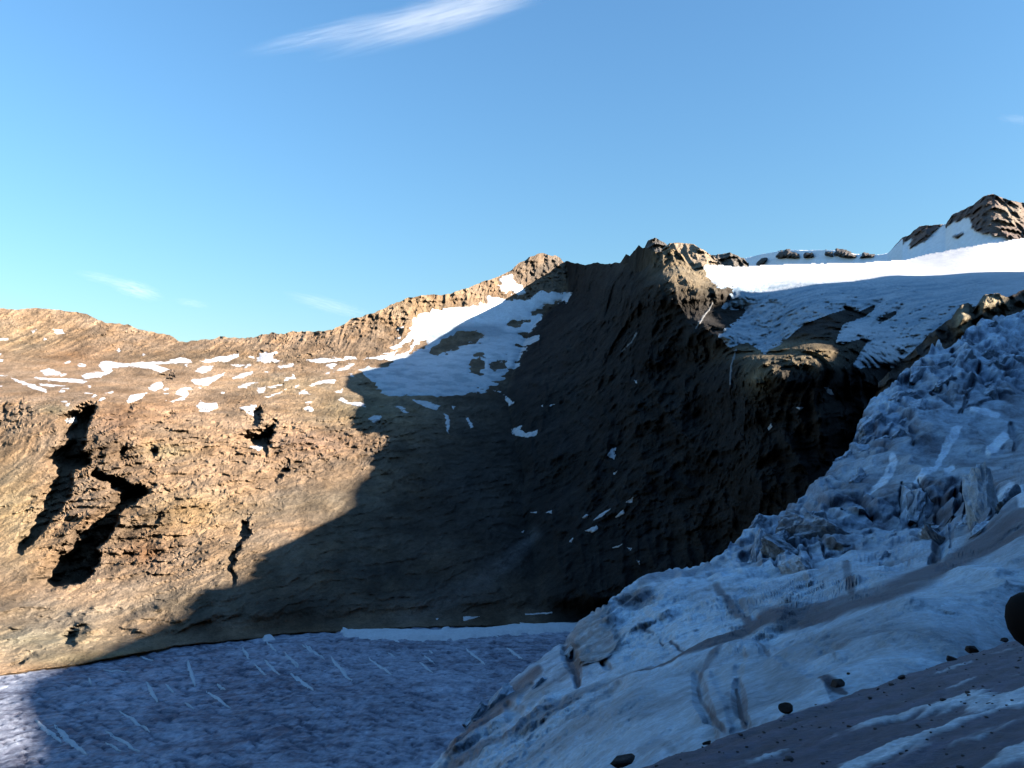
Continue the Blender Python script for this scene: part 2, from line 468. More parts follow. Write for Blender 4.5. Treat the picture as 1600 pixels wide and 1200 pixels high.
sC = np.full(Dm.shape, -50.0); sC[bx] = union_sdf(CIRQUE, CIRQUE_HOLES, GU[bx] + WN1[bx] * 5, GV[bx] + WN2[bx] * 4)
streak = fbm(np.stack([(P0[..., 0] + P0[..., 1] * .55) / 60, (P0[..., 1]) / 500, P0[..., 2] / 22], -1) + 3, 4)
sC = sC + streak * 22 * sstep(700, 780, GU) * sstep(495, 535, GV) + fbm(P0 / 22.0 + 9, 4) * 7 - 1
bx = (GU > 1060) & (GV < 620)
sH = np.full(Dm.shape, -50.0); sH[bx] = union_sdf([HANG], HANG_HOLES, GU[bx] + WN1[bx] * 3, GV[bx] + WN2[bx] * 3)
iceM = np.maximum(sstep(-8, 6, sC), sstep(-5, 5, sH))
disp_s = F1 * 8 * 0.5 + fbm(P0 / 200.0 + 3, 2) * 10
Drock = Dm + disp * (1 - 0.92 * iceM) + disp_s * 0.92 * iceM
GEDGE = curve([(-360,1085),(0,1056),(60,1048),(130,1040),(200,1026),(270,1012),(330,1007),(440,994),(540,987),(700,981),(880,977),(960,975),(961,3000),(2000,3000)], GU)
Xg, Zg = ray(GU, GV)
Dpl = np.where(Zg < -.02, -200.0 / np.minimum(Zg, -.02), 1e5)
lim = Dpl - 4.0 - np.clip(GEDGE - GV, 0, None) * 1.2     # no overhang above the margin
ml = sstep(-45, -6, GV - GEDGE) * (GEDGE < 2000)
Drock = Drock * (1 - ml) + np.maximum(Drock, lim) * ml
below = sstep(-3, 3, GV - GEDGE + WN1 * 4)
Drock = np.where(below > 0, Drock * (1 - below) + np.maximum(Drock, Dpl + 10) * below, Drock)
print('noise', time.time() - T0)

# ---- rock colours (albedo), with valley shade, crest sun and darkened hollows painted in
def blobs(base, lst, px, py):
    c = np.array(base)[None, None] * np.ones(px.shape + (3,))
    for (x, y, sx, sy, col, w) in lst:
        k = np.clip(w * np.exp(-((px - x) / sx) ** 2 - ((py - y) / sy) ** 2), 0, 1)[..., None]
        c = c * (1 - k) + np.array(col) * k
    return c
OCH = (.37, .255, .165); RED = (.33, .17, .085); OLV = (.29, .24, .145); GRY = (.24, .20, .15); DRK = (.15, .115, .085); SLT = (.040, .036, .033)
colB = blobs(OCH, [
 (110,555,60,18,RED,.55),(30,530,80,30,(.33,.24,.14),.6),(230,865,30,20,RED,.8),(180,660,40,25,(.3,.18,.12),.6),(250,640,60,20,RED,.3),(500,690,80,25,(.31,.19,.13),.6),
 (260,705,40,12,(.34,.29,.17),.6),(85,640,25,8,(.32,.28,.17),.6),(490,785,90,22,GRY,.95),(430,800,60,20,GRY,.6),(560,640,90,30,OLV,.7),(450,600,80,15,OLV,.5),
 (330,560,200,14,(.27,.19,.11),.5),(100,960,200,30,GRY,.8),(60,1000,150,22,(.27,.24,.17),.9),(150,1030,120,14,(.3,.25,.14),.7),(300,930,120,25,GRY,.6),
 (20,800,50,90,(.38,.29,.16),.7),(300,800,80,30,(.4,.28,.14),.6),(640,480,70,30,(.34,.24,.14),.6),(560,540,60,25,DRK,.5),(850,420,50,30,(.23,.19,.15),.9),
 (760,700,110,120,(.06,.052,.045),.9),(800,850,170,130,(.045,.04,.036),.95),(690,930,110,50,(.06,.052,.045),.85),(880,650,110,160,(.045,.04,.036),.95),(430,890,130,50,(.19,.152,.108),.85),(470,950,130,36,(.11,.092,.072),.95),(590,890,90,60,(.10,.085,.068),.9),(545,800,60,70,(.19,.155,.112),.8),(300,950,90,25,(.2,.165,.12),.7),(600,720,50,40,(.2,.155,.11),.6),(720,780,90,80,(.06,.052,.045),.85),(640,830,60,40,(.09,.078,.065),.6)], GU, GV)  # the darkest blobs paint the valley shade; mid browns are darker scree
colC = blobs(SLT, [(1065,400,50,40,(.33,.26,.17),.95),(1100,430,40,25,(.33,.26,.17),.8),(1240,550,80,20,(.40,.31,.19),.95),(1182,585,24,26,(.40,.31,.19),.9),(980,412,40,12,(.12,.10,.08),.6),  # pale blobs paint sunlight on the crest and the knobs below
 (1250,500,80,30,(.11,.085,.07),.8)], GU, GV)
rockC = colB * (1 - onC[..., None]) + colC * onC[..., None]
t1 = fbm(P0 / 60.0 + 4, 5); t2 = fbm(P0 / 25.0 + 8, 4)
rockC *= (1 + 0.6 * t1 + 0.3 * t2 + .5 * fbm(P0 / 170.0 + 2, 3) + .28 * fbm(np.stack([(P0[..., 0] + .25 * P0[..., 1]) / 14, P0[..., 1] / 160, P0[..., 2] / 160], -1), 3) * (1.2 - cliffy))[..., None]
rockC *= np.stack([1 + 0.14 * WN2, np.ones_like(WN2), 1 - 0.18 * WN2], -1)
crev = np.clip((0.4 - R2) * 0.9, 0, .35) * cliffy
rockC *= (1 - crev)[..., None]
rockC *= (1 - 0.16 * BED2 * cliffy * (1 - onC))[..., None]
# pale scree fan in the shaded bowl
fan, ft, _ = line_dist([(835, 835), (780, 890), (700, 940), (640, 965)], GU, GV)
fm = .6 * np.exp(-(fan / (10 + 18 * ft)) ** 2) * (0.5 + 0.8 * np.clip(t2 + .3, 0, 1)) * (1 - .5 * ft)
rockC = rockC * (1 - fm[..., None] * .8) + np.array((.30, .28, .27)) * fm[..., None] * .8
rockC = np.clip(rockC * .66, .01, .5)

# ------------------------------------------------------------------ the mesh of the near mountains
SKY = [(-360,470),(-200,495),(-80,476),(0,482),(25,484),(56,481),(106,486),(134,490),(150,498),(162,504),(185,506),(200,507),(215,514),(231,517),(266,524),(280,533),(289,535),(312,531),(330,530),(344,526),(384,529),(405,524),(416,521),(441,521),(469,518),(506,518),(528,511),(537,507),(547,499),(587,488),(600,482),(619,472),(662,460),(694,461),(731,450),(756,439),(770,436),(794,425),(803,420),(812,410),(828,402),(841,396),(851,397),(866,399),(875,402),(881,410),(888,408),(900,412),(916,413),(934,410),(955,413),(969,410),(974,402),(978,396),(984,400),(990,392),(998,384),(1003,388),(1008,386),(1020,392),(1036,394),(1048,388),(1056,391),(1066,398),(1075,412),(1087,424),(1100,421),(1104,418),(1147,422),(1256,417),(1325,417),(1412,411),(1519,389),(1600,377),(1960,335)]
su = np.concatenate([np.arange(U0, -60, 8.0), np.arange(-60, 1660, 2.0), np.arange(1660, U1 + 1, 8.0)])
top = curve(SKY, su)
jag = fbm(np.stack([su / 14.0, su * 0, su * 0], -1), 4, .6) * 4.5
top = top + np.where(su < 1095, jag, 0) * np.where(su < 150, .5, 1)
NR = 430
tt = np.linspace(0, 1, NR)[:, None]
SU = np.broadcast_to(su[None], (NR, len(su)))
SV = 1248.0 + (top[None] - 1248.0) * (tt ** 0.92)
def dsample(px, py, M=None): return bilin(Drock if M is None else M, U0, V0, ST, px, py)
PS = at(SU, SV, dsample(SU, SV))
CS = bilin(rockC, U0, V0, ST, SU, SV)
back = [PS[-1] + np.array([0, 25.0 * k, -18.0 * k * k]) for k in (1, 2, 4)]
PSb = np.concatenate([PS, np.stack(back)]); CSb = np.concatenate([CS, np.stack([CS[-1]] * 3)])
SVb = np.concatenate([SV, np.stack([SV[-1]] * 3)]); SUb = np.concatenate([SU, np.stack([SU[-1]] * 3)])
fu = (SUb[:-1, :-1] + SUb[1:, 1:]) / 2; fv = (SVb[:-1, :-1] + SVb[1:, 1:]) / 2
fj = bilin(WN1, U0, V0, ST, fu, fv) * 8
butt = poly_sdf([(903,300),(903,414),(893,462),(840,500),(805,560),(785,620),(800,700),(830,780),(860,860),(880,985),(880,1300),(2000,1300),(2000,300)], fu + fj, fv) > 0
pyr = (poly_sdf([(781,300),(781,440),(795,466),(835,458),(893,460),(903,414),(903,300)], fu + fj, fv) > 0) & ~butt
mor = (fv + fj > curve([(-400,955),(0,938),(150,935),(290,950),(345,1000),(346,1300),(2000,1300)], fu)) & ~butt & (fu < 400)
hid = fv > curve([(-400,3000),(640,3000),(660,1300),(900,1060),(1000,990),(1130,930),(1340,760),(1360,700),(1420,640),(1600,540),(2000,500)], fu)
butt &= ~hid
slope = ~(butt | pyr | mor | hid)
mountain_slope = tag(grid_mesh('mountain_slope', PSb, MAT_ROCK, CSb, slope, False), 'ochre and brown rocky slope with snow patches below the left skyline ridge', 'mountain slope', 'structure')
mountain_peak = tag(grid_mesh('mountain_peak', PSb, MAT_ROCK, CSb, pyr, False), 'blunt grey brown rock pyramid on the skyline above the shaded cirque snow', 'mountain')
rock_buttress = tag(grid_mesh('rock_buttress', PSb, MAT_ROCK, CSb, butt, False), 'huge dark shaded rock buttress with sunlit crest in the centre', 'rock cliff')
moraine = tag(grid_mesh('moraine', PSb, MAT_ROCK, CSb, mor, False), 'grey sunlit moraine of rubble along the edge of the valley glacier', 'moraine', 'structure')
print('terrain', time.time() - T0)

# ------------------------------------------------------------------ glaciers and snow lying on it
def drape(name, sdf_fn, box, step, thick, mat, colfn, parent=None, base=None, extra=None, edge=6.0, sink=5.0):
    u0, u1, v0, v1 = box
    gu, gv = np.meshgrid(np.arange(u0, u1 + step, step), np.arange(v0, v1 + step, step))
    s = sdf_fn(gu, gv)
    off = np.where(s > 0, thick * (1 - np.exp(-s / edge)), s * sink / 6.0)
    off = np.clip(off, -sink, thick)
    d = dsample(gu, gv, base)
    if extra is not None: d = d + extra(gu, gv, s)
    P = at(gu, gv, d - off)
    keep = s > -6
    m = keep[:-1, :-1] & keep[1:, 1:] & keep[1:, :-1] & keep[:-1, 1:]
    return grid_mesh(name, P, mat, colfn(gu, gv, P), m, True, parent, flip=True)

def S_of(M): return lambda gu, gv: bilin(M, U0, V0, ST, gu, gv)
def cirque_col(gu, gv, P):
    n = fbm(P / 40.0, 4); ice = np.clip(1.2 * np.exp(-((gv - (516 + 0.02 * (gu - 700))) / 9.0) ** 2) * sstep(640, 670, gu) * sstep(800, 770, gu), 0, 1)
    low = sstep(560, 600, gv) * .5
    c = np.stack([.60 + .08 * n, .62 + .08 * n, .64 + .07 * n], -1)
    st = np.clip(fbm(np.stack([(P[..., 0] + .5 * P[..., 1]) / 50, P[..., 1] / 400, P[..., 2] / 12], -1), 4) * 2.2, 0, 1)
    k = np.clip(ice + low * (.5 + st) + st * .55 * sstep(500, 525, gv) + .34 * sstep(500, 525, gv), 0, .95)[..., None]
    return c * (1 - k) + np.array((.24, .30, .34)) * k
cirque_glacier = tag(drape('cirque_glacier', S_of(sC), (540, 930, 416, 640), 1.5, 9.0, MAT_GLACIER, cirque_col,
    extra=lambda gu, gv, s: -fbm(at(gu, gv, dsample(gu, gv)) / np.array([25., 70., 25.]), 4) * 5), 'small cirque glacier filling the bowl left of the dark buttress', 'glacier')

def hang_extra(gu, gv, s):
    P = at(gu, gv, dsample(gu, gv, Dm))
    low = sstep(424, 452, gv - 0.02 * (1400 - gu))
    flow = np.stack([(P[..., 0] * .85 + P[..., 1] * .5) / 55, (P[..., 1] * .8 - P[..., 0] * .5) / 16, P[..., 2] / 40], -1)
    r = ridged(flow * np.array([1, .6, 1]) + fbm(P / 60.0, 4)[..., None] * 1.6, 5, .6)
    cre = ridged(np.stack([(P[..., 0] - .2 * P[..., 1]) / 13, P[..., 1] / 90, P[..., 2] / 90], -1) + 7, 3)
    toe = np.exp(-((gu - 1195) / 60) ** 2 - ((gv - 515) / 28) ** 2)
    upc = np.exp(-((gu - 1430) / 120) ** 2 - ((gv - 440) / 12) ** 2)
    return low * ((r - .55) * 15 + fbm(P / 18.0, 4, .65) * 7) + upc * (cre - .3) * 9 + toe * (cre - .1) * 14 + fbm(P / 120.0, 3) * 6 - 3
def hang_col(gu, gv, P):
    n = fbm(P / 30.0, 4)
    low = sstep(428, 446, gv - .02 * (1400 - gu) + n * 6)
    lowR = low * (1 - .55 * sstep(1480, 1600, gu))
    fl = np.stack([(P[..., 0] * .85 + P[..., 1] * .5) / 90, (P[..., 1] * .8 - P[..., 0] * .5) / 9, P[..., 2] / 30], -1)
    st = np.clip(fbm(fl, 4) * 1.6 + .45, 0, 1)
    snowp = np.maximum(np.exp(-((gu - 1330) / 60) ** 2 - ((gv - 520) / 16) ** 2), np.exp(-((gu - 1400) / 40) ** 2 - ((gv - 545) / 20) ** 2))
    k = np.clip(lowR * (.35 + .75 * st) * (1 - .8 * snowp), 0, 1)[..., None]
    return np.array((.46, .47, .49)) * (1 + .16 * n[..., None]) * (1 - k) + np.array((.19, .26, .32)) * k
def split_line(gu): return curve([(1000,448),(1150,448),(1256,439),(1380,433),(1500,442),(1570,446),(1600,434),(1970,400)], gu)
gu, gv = np.meshgrid(np.arange(1095, 1966, 1.6), np.arange(330, 582, 1.5))
sdf = S_of(sH)(gu, gv)
off = np.where(sdf > 0, 15.0 * (1 - np.exp(-sdf / 4.0)), np.clip(sdf * 1.2, -6, 0))
P = at(gu, gv, dsample(gu, gv) - off + hang_extra(gu, gv, sdf))
cH = hang_col(gu, gv, P)
keep = sdf > -5
m = keep[:-1, :-1] & keep[1:, 1:] & keep[1:, :-1] & keep[:-1, 1:]
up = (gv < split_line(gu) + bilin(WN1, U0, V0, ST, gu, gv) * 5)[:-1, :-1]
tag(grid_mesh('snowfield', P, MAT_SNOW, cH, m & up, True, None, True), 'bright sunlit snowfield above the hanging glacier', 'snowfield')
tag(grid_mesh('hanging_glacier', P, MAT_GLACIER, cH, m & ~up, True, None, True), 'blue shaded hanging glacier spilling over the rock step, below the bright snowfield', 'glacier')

def k1(pts): return [(x / 3.2, y / 3.2 + 440) for x, y in pts]
def k2(pts): return [(x / 3.2 + 400, y / 3.2 + 380) for x, y in pts]
def k3(pts): return [(x / 3.1575 + 600, y / 3.1575 + 620) for x, y in pts]
SLOPE_PATCHES = [k1(p) for p in [
 [(200,445),(240,432),(310,455),(290,472),(220,468)],[(30,470),(60,480),(230,535),(235,555),(200,550),(100,510)],
 [(150,475),(220,480),(400,485),(440,500),(420,510),(300,500),(190,490)],[(170,505),(270,512),(350,522),(270,530),(200,518)],
 [(400,470),(440,455),(520,450),(490,425),(500,400),(540,395),(620,408),(740,400),(830,400),(900,378),(935,385),(970,402),(860,412),(780,415),(860,440),(800,455),(740,435),(640,425),(560,435),(560,455),(500,480),(430,492)],
 [(920,420),(945,400),(935,430)],[(1000,395),(1100,375),(1190,358),(1200,375),(1140,400),(1020,405)],[(975,445),(1010,420),(1070,418),(1060,440),(1010,462)],
 [(945,490),(1030,480),(1140,452),(1100,480),(1040,520),(975,515)],[(1120,413),(1260,413),(1190,427)],[(1145,490),(1190,465),(1260,447),(1270,460),(1210,485)],
 [(1180,525),(1230,505),(1290,503),(1200,537)],[(630,600),(650,565),(740,555),(700,590),(640,612)],[(735,540),(760,510),(810,497),(815,530),(770,548)],
 [(810,588),(850,596),(915,575),(870,562),(900,530),(930,526),(948,560),(925,588),(860,604)],[(980,625),(1000,595),(1020,605),(1090,605),(1085,635),(1040,655),(1000,650)],
 [(1190,630),(1230,620),(1285,615),(1270,650),(1270,675),(1240,660)],[(1250,820),(1300,815),(1315,830),(1290,850)],[(325,690),(385,665),(385,700),(340,715)],
 [(260,240),(310,236),(325,260),(280,260)],[(150,245),(185,238),(165,257)],[(0,283),(45,278),(40,293),(-20,294)],[(575,325),(605,345),(590,352)],[(210,270),(237,290),(225,297)],
 [(385,413),(430,410),(430,427),(390,427)],[(1300,360),(1330,350),(1365,365),(1365,385),(1420,398),(1330,408),(1280,395)],[(1280,540),(1330,520),(1325,550),(1290,560)],
 [(1345,570),(1430,540),(1400,562),(1310,587)],[(1490,560),(1520,538),(1555,565)],[(1505,635),(1545,620),(1570,635),(1560,655)],[(1445,480),(1470,460),(1480,480),(1460,490)],
 [(1370,425),(1470,405),(1470,427),(1400,433)],[(1465,520),(1500,513),(1480,532)],[(1540,525),(1600,490),(1600,515)],[(510,555),(570,548),(560,563)],[(-20,512),(30,520),(0,526)]]]
_r = np.random.default_rng(21)
for _k in range(34):
    cx_, cy_ = _r.uniform(-10, 560), _r.uniform(552, 634)
    if cy_ > 612 and _r.uniform() < .5: continue
    w_, h_ = _r.uniform(3, 9), _r.uniform(1.6, 3.0); tl = _r.uniform(-.3, .12)
    SLOPE_PATCHES.append([(cx_ + w_ * math.cos(a_) * (1 + .3 * math.sin(3 * a_ + _k)), cy_ + h_ * math.sin(a_) + tl * w_ * math.cos(a_)) for a_ in np.linspace(0, 2 * math.pi, 8)[:-1]])
SLOPE_PATCHES += [k2(p) for p in [
 [(240,590),(320,572),(440,575),(450,560),(500,568),(510,580),(420,587),(330,602)],[(345,610),(380,598),(410,605),(380,630)],[(530,577),(620,560),(710,535),(690,562),(630,584)],
 [(380,640),(480,600),(500,605),(450,635)],[(255,720),(340,680),(405,680),(390,705),(340,702)],[(205,755),(240,728),(275,755)],[(380,745),(440,730),(430,750)],
 [(405,785),(430,768),(460,790),(530,795),(560,825),(500,815)],[(690,806),(720,808),(768,855),(740,852)],[(560,880),(580,865),(630,860),(620,890),(590,905)],
 [(700,430),(740,413),(735,430),(710,442)],[(690,480),(740,455),(720,482)],
 [(770,780),(850,788),(920,812),(905,838),(840,817)],[(942,850),(962,860),(972,900),(966,962),(950,920)],[(975,808),(1000,815),(988,838)],[(1048,868),(1065,872),(1090,915),(1070,927)],
 [(1275,930),(1330,908),(1322,932),(1350,950),(1412,933),(1400,965),(1340,972),(1285,957)],[(1235,752),(1295,798),(1265,818)],[(1185,735),(1232,757),(1220,738)],
 [(1422,810),(1442,808),(1430,824)],[(1468,806),(1492,803),(1478,821)]]]
BUTT_PATCHES = [k3(p) for p in [
 [(1100,290),(1120,255),(1147,248),(1137,312)],[(1020,620),(1060,580),(1122,543),(1092,582)],[(988,660),(1050,630),(1063,650),(1030,672)],[(1128,602),(1190,548),(1182,582)],
 [(1112,748),(1180,723),(1152,748)],[(785,572),(837,556),(825,578)],[(715,572),(757,560),(750,575)],[(970,602),(1010,573),(1002,602)],[(385,1085),(440,1084),(492,1077),(420,1102),(388,1107)],
 [(690,1068),(832,1060),(832,1070),(700,1078)],[(670,668),(690,657),(687,673)],[(908,718),(937,688),(927,718)],[(1188,523),(1232,488),(1222,523)],[(1125,378),(1155,362),(1140,386)],
 [(1190,740),(1225,745),(1222,757)],[(1245,800),(1262,810),(1255,840)],[(660,1112),(700,1115),(680,1125)],[(245,1095),(275,1090),(265,1104)]]]
BUTT_PATCHES += [[(1285,604),(1300,608),(1303,618),(1293,615)],[(1199,668),(1206,660),(1207,668),(1201,674)],[(992,594),(998,593),(996,599)],[(1241,637),(1256,635),(1250,642)]]
WSN = WN1
def patch_fn(poly):
    def f(gu, gv):
        q = at(gu, gv, dsample(gu, gv, Dm))
        return poly_sdf(poly, gu + fbm(q / 16.0, 4, .65) * 5.0, gv + fbm(q / 16.0 + 40, 4, .65) * 3.2) - .4
    return f
def patch_col(gu, gv, P): 
    n = fbm(P / 12.0, 3)
    return np.array((.46, .46, .47)) * (1 + .35 * n[..., None])
for polys, par in ((SLOPE_PATCHES, mountain_slope), (BUTT_PATCHES, rock_buttress)):
    for p in polys:
        a = np.array(p)
        drape('snow_patch', patch_fn(p), (a[:, 0].min() - 8, a[:, 0].max() + 8, a[:, 1].min() - 6, a[:, 1].max() + 6), 1.0, 3.2, MAT_SNOW, patch_col, par, edge=3.0, sink=7.0)
# melt streams on the cliffs
MAT_STREAM = MAT_SNOW
for line, wd, lab in (([(1113,474),(1108,484),(1100,493),(1094,503),(1088,513)], 1.3, 'thin pale waterfall streak on the cliff left of the hanging glacier'),
                 ([(1150,546),(1146,560),(1142,575),(1141,600)], 1.2, 'thin pale waterfall dropping below the toe of the hanging glacier'),
                 ([(994,521),(986,535),(970,550)], .8, 'faint pale trickle on the dark face of the buttress')):
    a = np.array(line)
    o = drape('waterfall', lambda gu, gv, L=line, w=wd: w - line_dist(L, gu + bilin(WN1, U0, V0, ST, gu, gv) * 2, gv)[0], (a[:, 0].min() - 6, a[:, 0].max() + 6, a[:, 1].min() - 4, a[:, 1].max() + 4), .7, 5.0, MAT_STREAM,
              lambda gu, gv, P: np.full(gu.shape + (3,), .16) * (1 + .6 * fbm(P / 6, 3)[..., None]), edge=.6, sink=6)
    tag(o, lab, 'waterfall', group='meltwater streaks on the shaded cliff')
print('snow', time.time() - T0)

# ------------------------------------------------------------------ far summits behind
def strip(top_pts, bot_pts, u0, u1, du, n, dfun, jagamp=3.0, seed=0.0):
    u = np.arange(u0, u1 + du, du)
    tp = curve(top_pts, u) + fbm(np.stack([u / 9.0 + seed, u * 0, u * 0], -1), 4, .6) * jagamp
    bt = curve(bot_pts, u)
    t = np.linspace(0, 1, n)[:, None]
    PU = np.broadcast_to(u[None], (n, len(u))); PV = bt[None] + (tp - bt)[None] * t
    return PU, PV, np.broadcast_to(t, PU.shape)
def close_back(P, col):
    b = [P[-1] + np.array([0, 20.0 * k, -14.0 * k * k]) for k in (1, 2, 4)]
    return np.concatenate([P, np.stack(b)]), np.concatenate([col, np.stack([col[-1]] * 3)])
def rocky(P, amp): return -(ridged(P / 70.0, 5, .55) - .4) * amp - RIBf(P) * amp * .5
def RIBf(P): return ridged(np.stack([P[..., 0] / 30, P[..., 1] / 200, P[..., 2] / 160], -1), 3)
# dark summit just behind the buttress crest, then the brown summit beside it
for nm, tp, bt, u0, u1, d0, dtop, base, lab, jg in (
   ('mountain_peak', [(1004,392),(1012,377),(1018,373),(1023,371),(1032,376),(1041,381),(1052,388)], [(1000,420),(1060,420)], 1002, 1056, 2150, 2300, (.11,.10,.09), 'small dark pointed summit peeking over the buttress crest', 2.5),
   ('mountain_peak', [(1036,388),(1046,380),(1059,379),(1070,380),(1081,381),(1092,386),(1100,391),(1112,399),(1118,404)], [(1030,440),(1120,440)], 1034, 1122, 1900, 2080, (.27,.21,.15), 'rounded brown summit right behind the buttress crest', 2.0),
   ('mountain_peak', [(1100,404),(1112,399),(1125,397),(1141,395),(1150,398),(1162,404),(1168,410)], [(1095,440),(1172,440)], 1098, 1170, 2350, 2500, (.13,.115,.10), 'low dark rock hump between the brown summit and the snow dome', 3.0)):
    PU, PV, t = strip(tp, bt, u0, u1, 1.0, 46, None, jg, u0)
    d = d0 + (dtop - d0) * t + (PU - u0) * (-1.2)
    P = at(PU, PV, d); P = at(PU, PV, d + rocky(P, 45))
    n = fbm(P / 30.0, 4)
    col = np.array(base) * (1 + .5 * n[..., None])
    P, col = close_back(P, col)
    tag(grid_mesh(nm, P, MAT_ROCK, np.clip(col, .02, .6)), lab, 'mountain')
# snow dome and right-hand summit
def dome_d(u, t): return 3000 + 150 * t - (u - 1118) * 3.0
DOME = [(1120,408),(1150,404),(1162,404),(1191,397),(1216,393),(1231,391),(1303,391),(1337,397),(1366,399),(1387,396),(1395,388),(1409,374)]
PU, PV, t = strip(DOME, [(1100,450),(1420,440)], 1118, 1410, 1.5, 36, None, .6, 3.3)
d = dome_d(PU, t)
P = at(PU, PV, d + fbm(at(PU, PV, d) / 150, 3) * 20)
col = np.array((.80, .81, .83)) * np.ones(P.shape)
P, col = close_back(P, col)
tag(grid_mesh('snow_dome', P, MAT_SNOW, col), 'pale snow dome on the skyline left of the right-hand summit', 'snow dome')
# rock outcrops along the dome's crest
for poly, lab in (([(1211,402),(1218,393),(1232,391),(1248,397),(1249,404),(1230,403),(1220,404)], 'largest dark rock outcrop on the crest of the snow dome'),
                  ([(1255,402),(1257,394),(1270,395),(1272,401),(1262,403)], 'small square dark outcrop on the snow dome crest, second from left'),
                  ([(1288,400),(1289,392),(1301,393),(1302,401)], 'small dark outcrop at the middle of the snow dome crest'),
                  ([(1303,398),(1306,390),(1322,392),(1340,401),(1330,404),(1316,402)], 'long dark outcrop on the snow dome crest nearest the right-hand summit'),
                  ([(1343,403),(1350,396),(1366,399),(1362,402)], 'low dark outcrop where the dome meets the summit ridge'),
                  ([(1182,413),(1190,403),(1199,404),(1196,411),(1186,416)], 'slanting dark rock standing alone on the dome, leftmost outcrop')):
    a = np.array(poly, float)
    gu, gv = np.meshgrid(np.arange(a[:, 0].min() - 3, a[:, 0].max() + 4, 1.0), np.arange(a[:, 1].min() - 3, a[:, 1].max() + 4, 1.0))
    t_ = (curve([(1100,450),(1420,440)], gu) - gv) / (curve([(1100,450),(1420,440)], gu) - curve(DOME, gu))
    d = dome_d(gu, t_)
    Pn = at(gu, gv, d)
    s = poly_sdf(poly, gu + fbm(Pn / 15, 3) * 2.5, gv + fbm(Pn / 15 + 5, 3) * 2.5)
    off = np.where(s > 0, 26 * (1 - np.exp(-s / 2.0)) + ridged(Pn / 22.0, 3) * 14, s * 12)
    P = at(gu, gv, d - off)
    keep = s > -2.5
    m = keep[:-1, :-1] & keep[1:, 1:] & keep[1:, :-1] & keep[:-1, 1:]
    o = grid_mesh('rock_outcrop', P, MAT_ROCK, np.array((.10, .09, .085)) * (1 + .5 * fbm(Pn / 12, 3)[..., None]), m, True, None, True)
    if o: tag(o, lab, 'rock', group='dark outcrops on the snow dome')
# right-hand summit: snow flank below, dark rock above
RS = [(1360,402),(1387,396),(1398,384),(1409,372),(1422,366),(1437,353),(1452,352),(1478,350),(1482,343),(1487,336),(1504,328),(1522,319),(1530,312),(1537,306),(1553,303),(1566,309),(1578,313),(1600,317),(1640,322),(1700,312),(1800,330),(1960,310)]
PU, PV, t = strip(RS, [(1360,440),(1519,425),(1600,420),(1960,400)], 1362, 1960, 1.5, 90, None, 2.2, 8.8)
rd = [(1360,0),(1480,60),(1553,150),(1620,60),(1960,-100)]
d = 2350 + 330 * t - 130 * np.exp(-((PU - 1560) / 80) ** 2) + 2.6 * 18 * np.log1p(np.exp(np.clip((1560 - PU) / 18, -30, 30)))
P0r = at(PU, PV, d)
ROCKS = [[(1476,352),(1487,330),(1530,300),(1560,296),(1620,310),(1960,300),(1960,380),(1700,392),(1600,377),(1562,369),(1528,362),(1519,358),(1513,339),(1500,345)],
         [(1385,398),(1400,376),(1422,360),(1437,346),(1478,346),(1475,350),(1456,364),(1447,377),(1422,388),(1424,374),(1410,380)],
         [(1488,371),(1497,365),(1504,363),(1496,372)]]
sR = np.max([poly_sdf(p, PU + fbm(P0r / 30, 4) * 5, PV + fbm(P0r / 30 + 9, 4) * 4) for p in ROCKS], 0)
rm = sstep(-1.5, 1.5, sR)
d2 = d + (rocky(P0r, 42) - 10) * rm + fbm(P0r / 110, 3) * 12 * (1 - rm)
P = at(PU, PV, d2)
n = fbm(P / 25.0, 4)
rc = np.array((.15, .115, .105)) * (1 + .5 * n[..., None])
lite = np.exp(-((PU - 1578) / 26) ** 2 - ((PV - 335) / 22) ** 2)[..., None] * .6  # sunlit side of the rock painted paler
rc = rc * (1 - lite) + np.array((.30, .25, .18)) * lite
col = rc * rm[..., None] + np.array((.80, .81, .83)) * (1 - rm[..., None])
Pb, cb = close_back(P, col)
rmf = np.concatenate([rm, np.stack([rm[-1]] * 3)]); rmq = (rmf[:-1, :-1] + rmf[1:, 1:]) / 2 > .5
summit = bpy.data.objects.new('mountain_peak', None); C.objects.link(summit)
summit.location = tuple(at(1553, 400, 2400))
tag(summit, 'tall dark summit at the right edge with a snow flank', 'mountain')
for nm, mk, mt in (('rock_face', rmq, MAT_ROCK), ('snow_flank', ~rmq, MAT_SNOW)):
    o = grid_mesh(nm, Pb - np.array(summit.location), mt, np.clip(cb, .02, .9), mk, True, summit)
# rock rib between hanging glacier and icefall
RIBT = [(1370,600),(1400,571),(1425,550),(1440,535),(1453,521),(1478,503),(1490,494),(1496,484),(1503,475),(1512,473),(1519,478),(1524,482),(1531,470),(1537,461),(1550,458),(1562,459),(1571,464),(1580,462),(1600,452),(1680,440),(1800,420),(1960,400)]
PU, PV, t = strip(RIBT, [(1300,760),(1960,620)], 1372, 1960, 1.2, 110, None, 3.0, 1.3)
d = 560 + 80 * t
P0r = at(PU, PV, d)
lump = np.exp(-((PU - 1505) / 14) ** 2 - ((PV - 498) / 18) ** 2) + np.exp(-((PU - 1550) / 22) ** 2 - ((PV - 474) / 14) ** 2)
d2 = d - (ridged(P0r / 22.0, 4) - .4) * 16 - lump * 16
P = at(PU, PV, d2)
n = fbm(P / 9.0, 4)
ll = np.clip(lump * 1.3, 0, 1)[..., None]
col = (np.array((.12, .10, .085)) * (1 - ll) + np.array((.36, .30, .20)) * ll) * (1 + .45 * n[..., None])  # sunlit knobs painted paler than the rest of the rib
P, col = close_back(P, col)
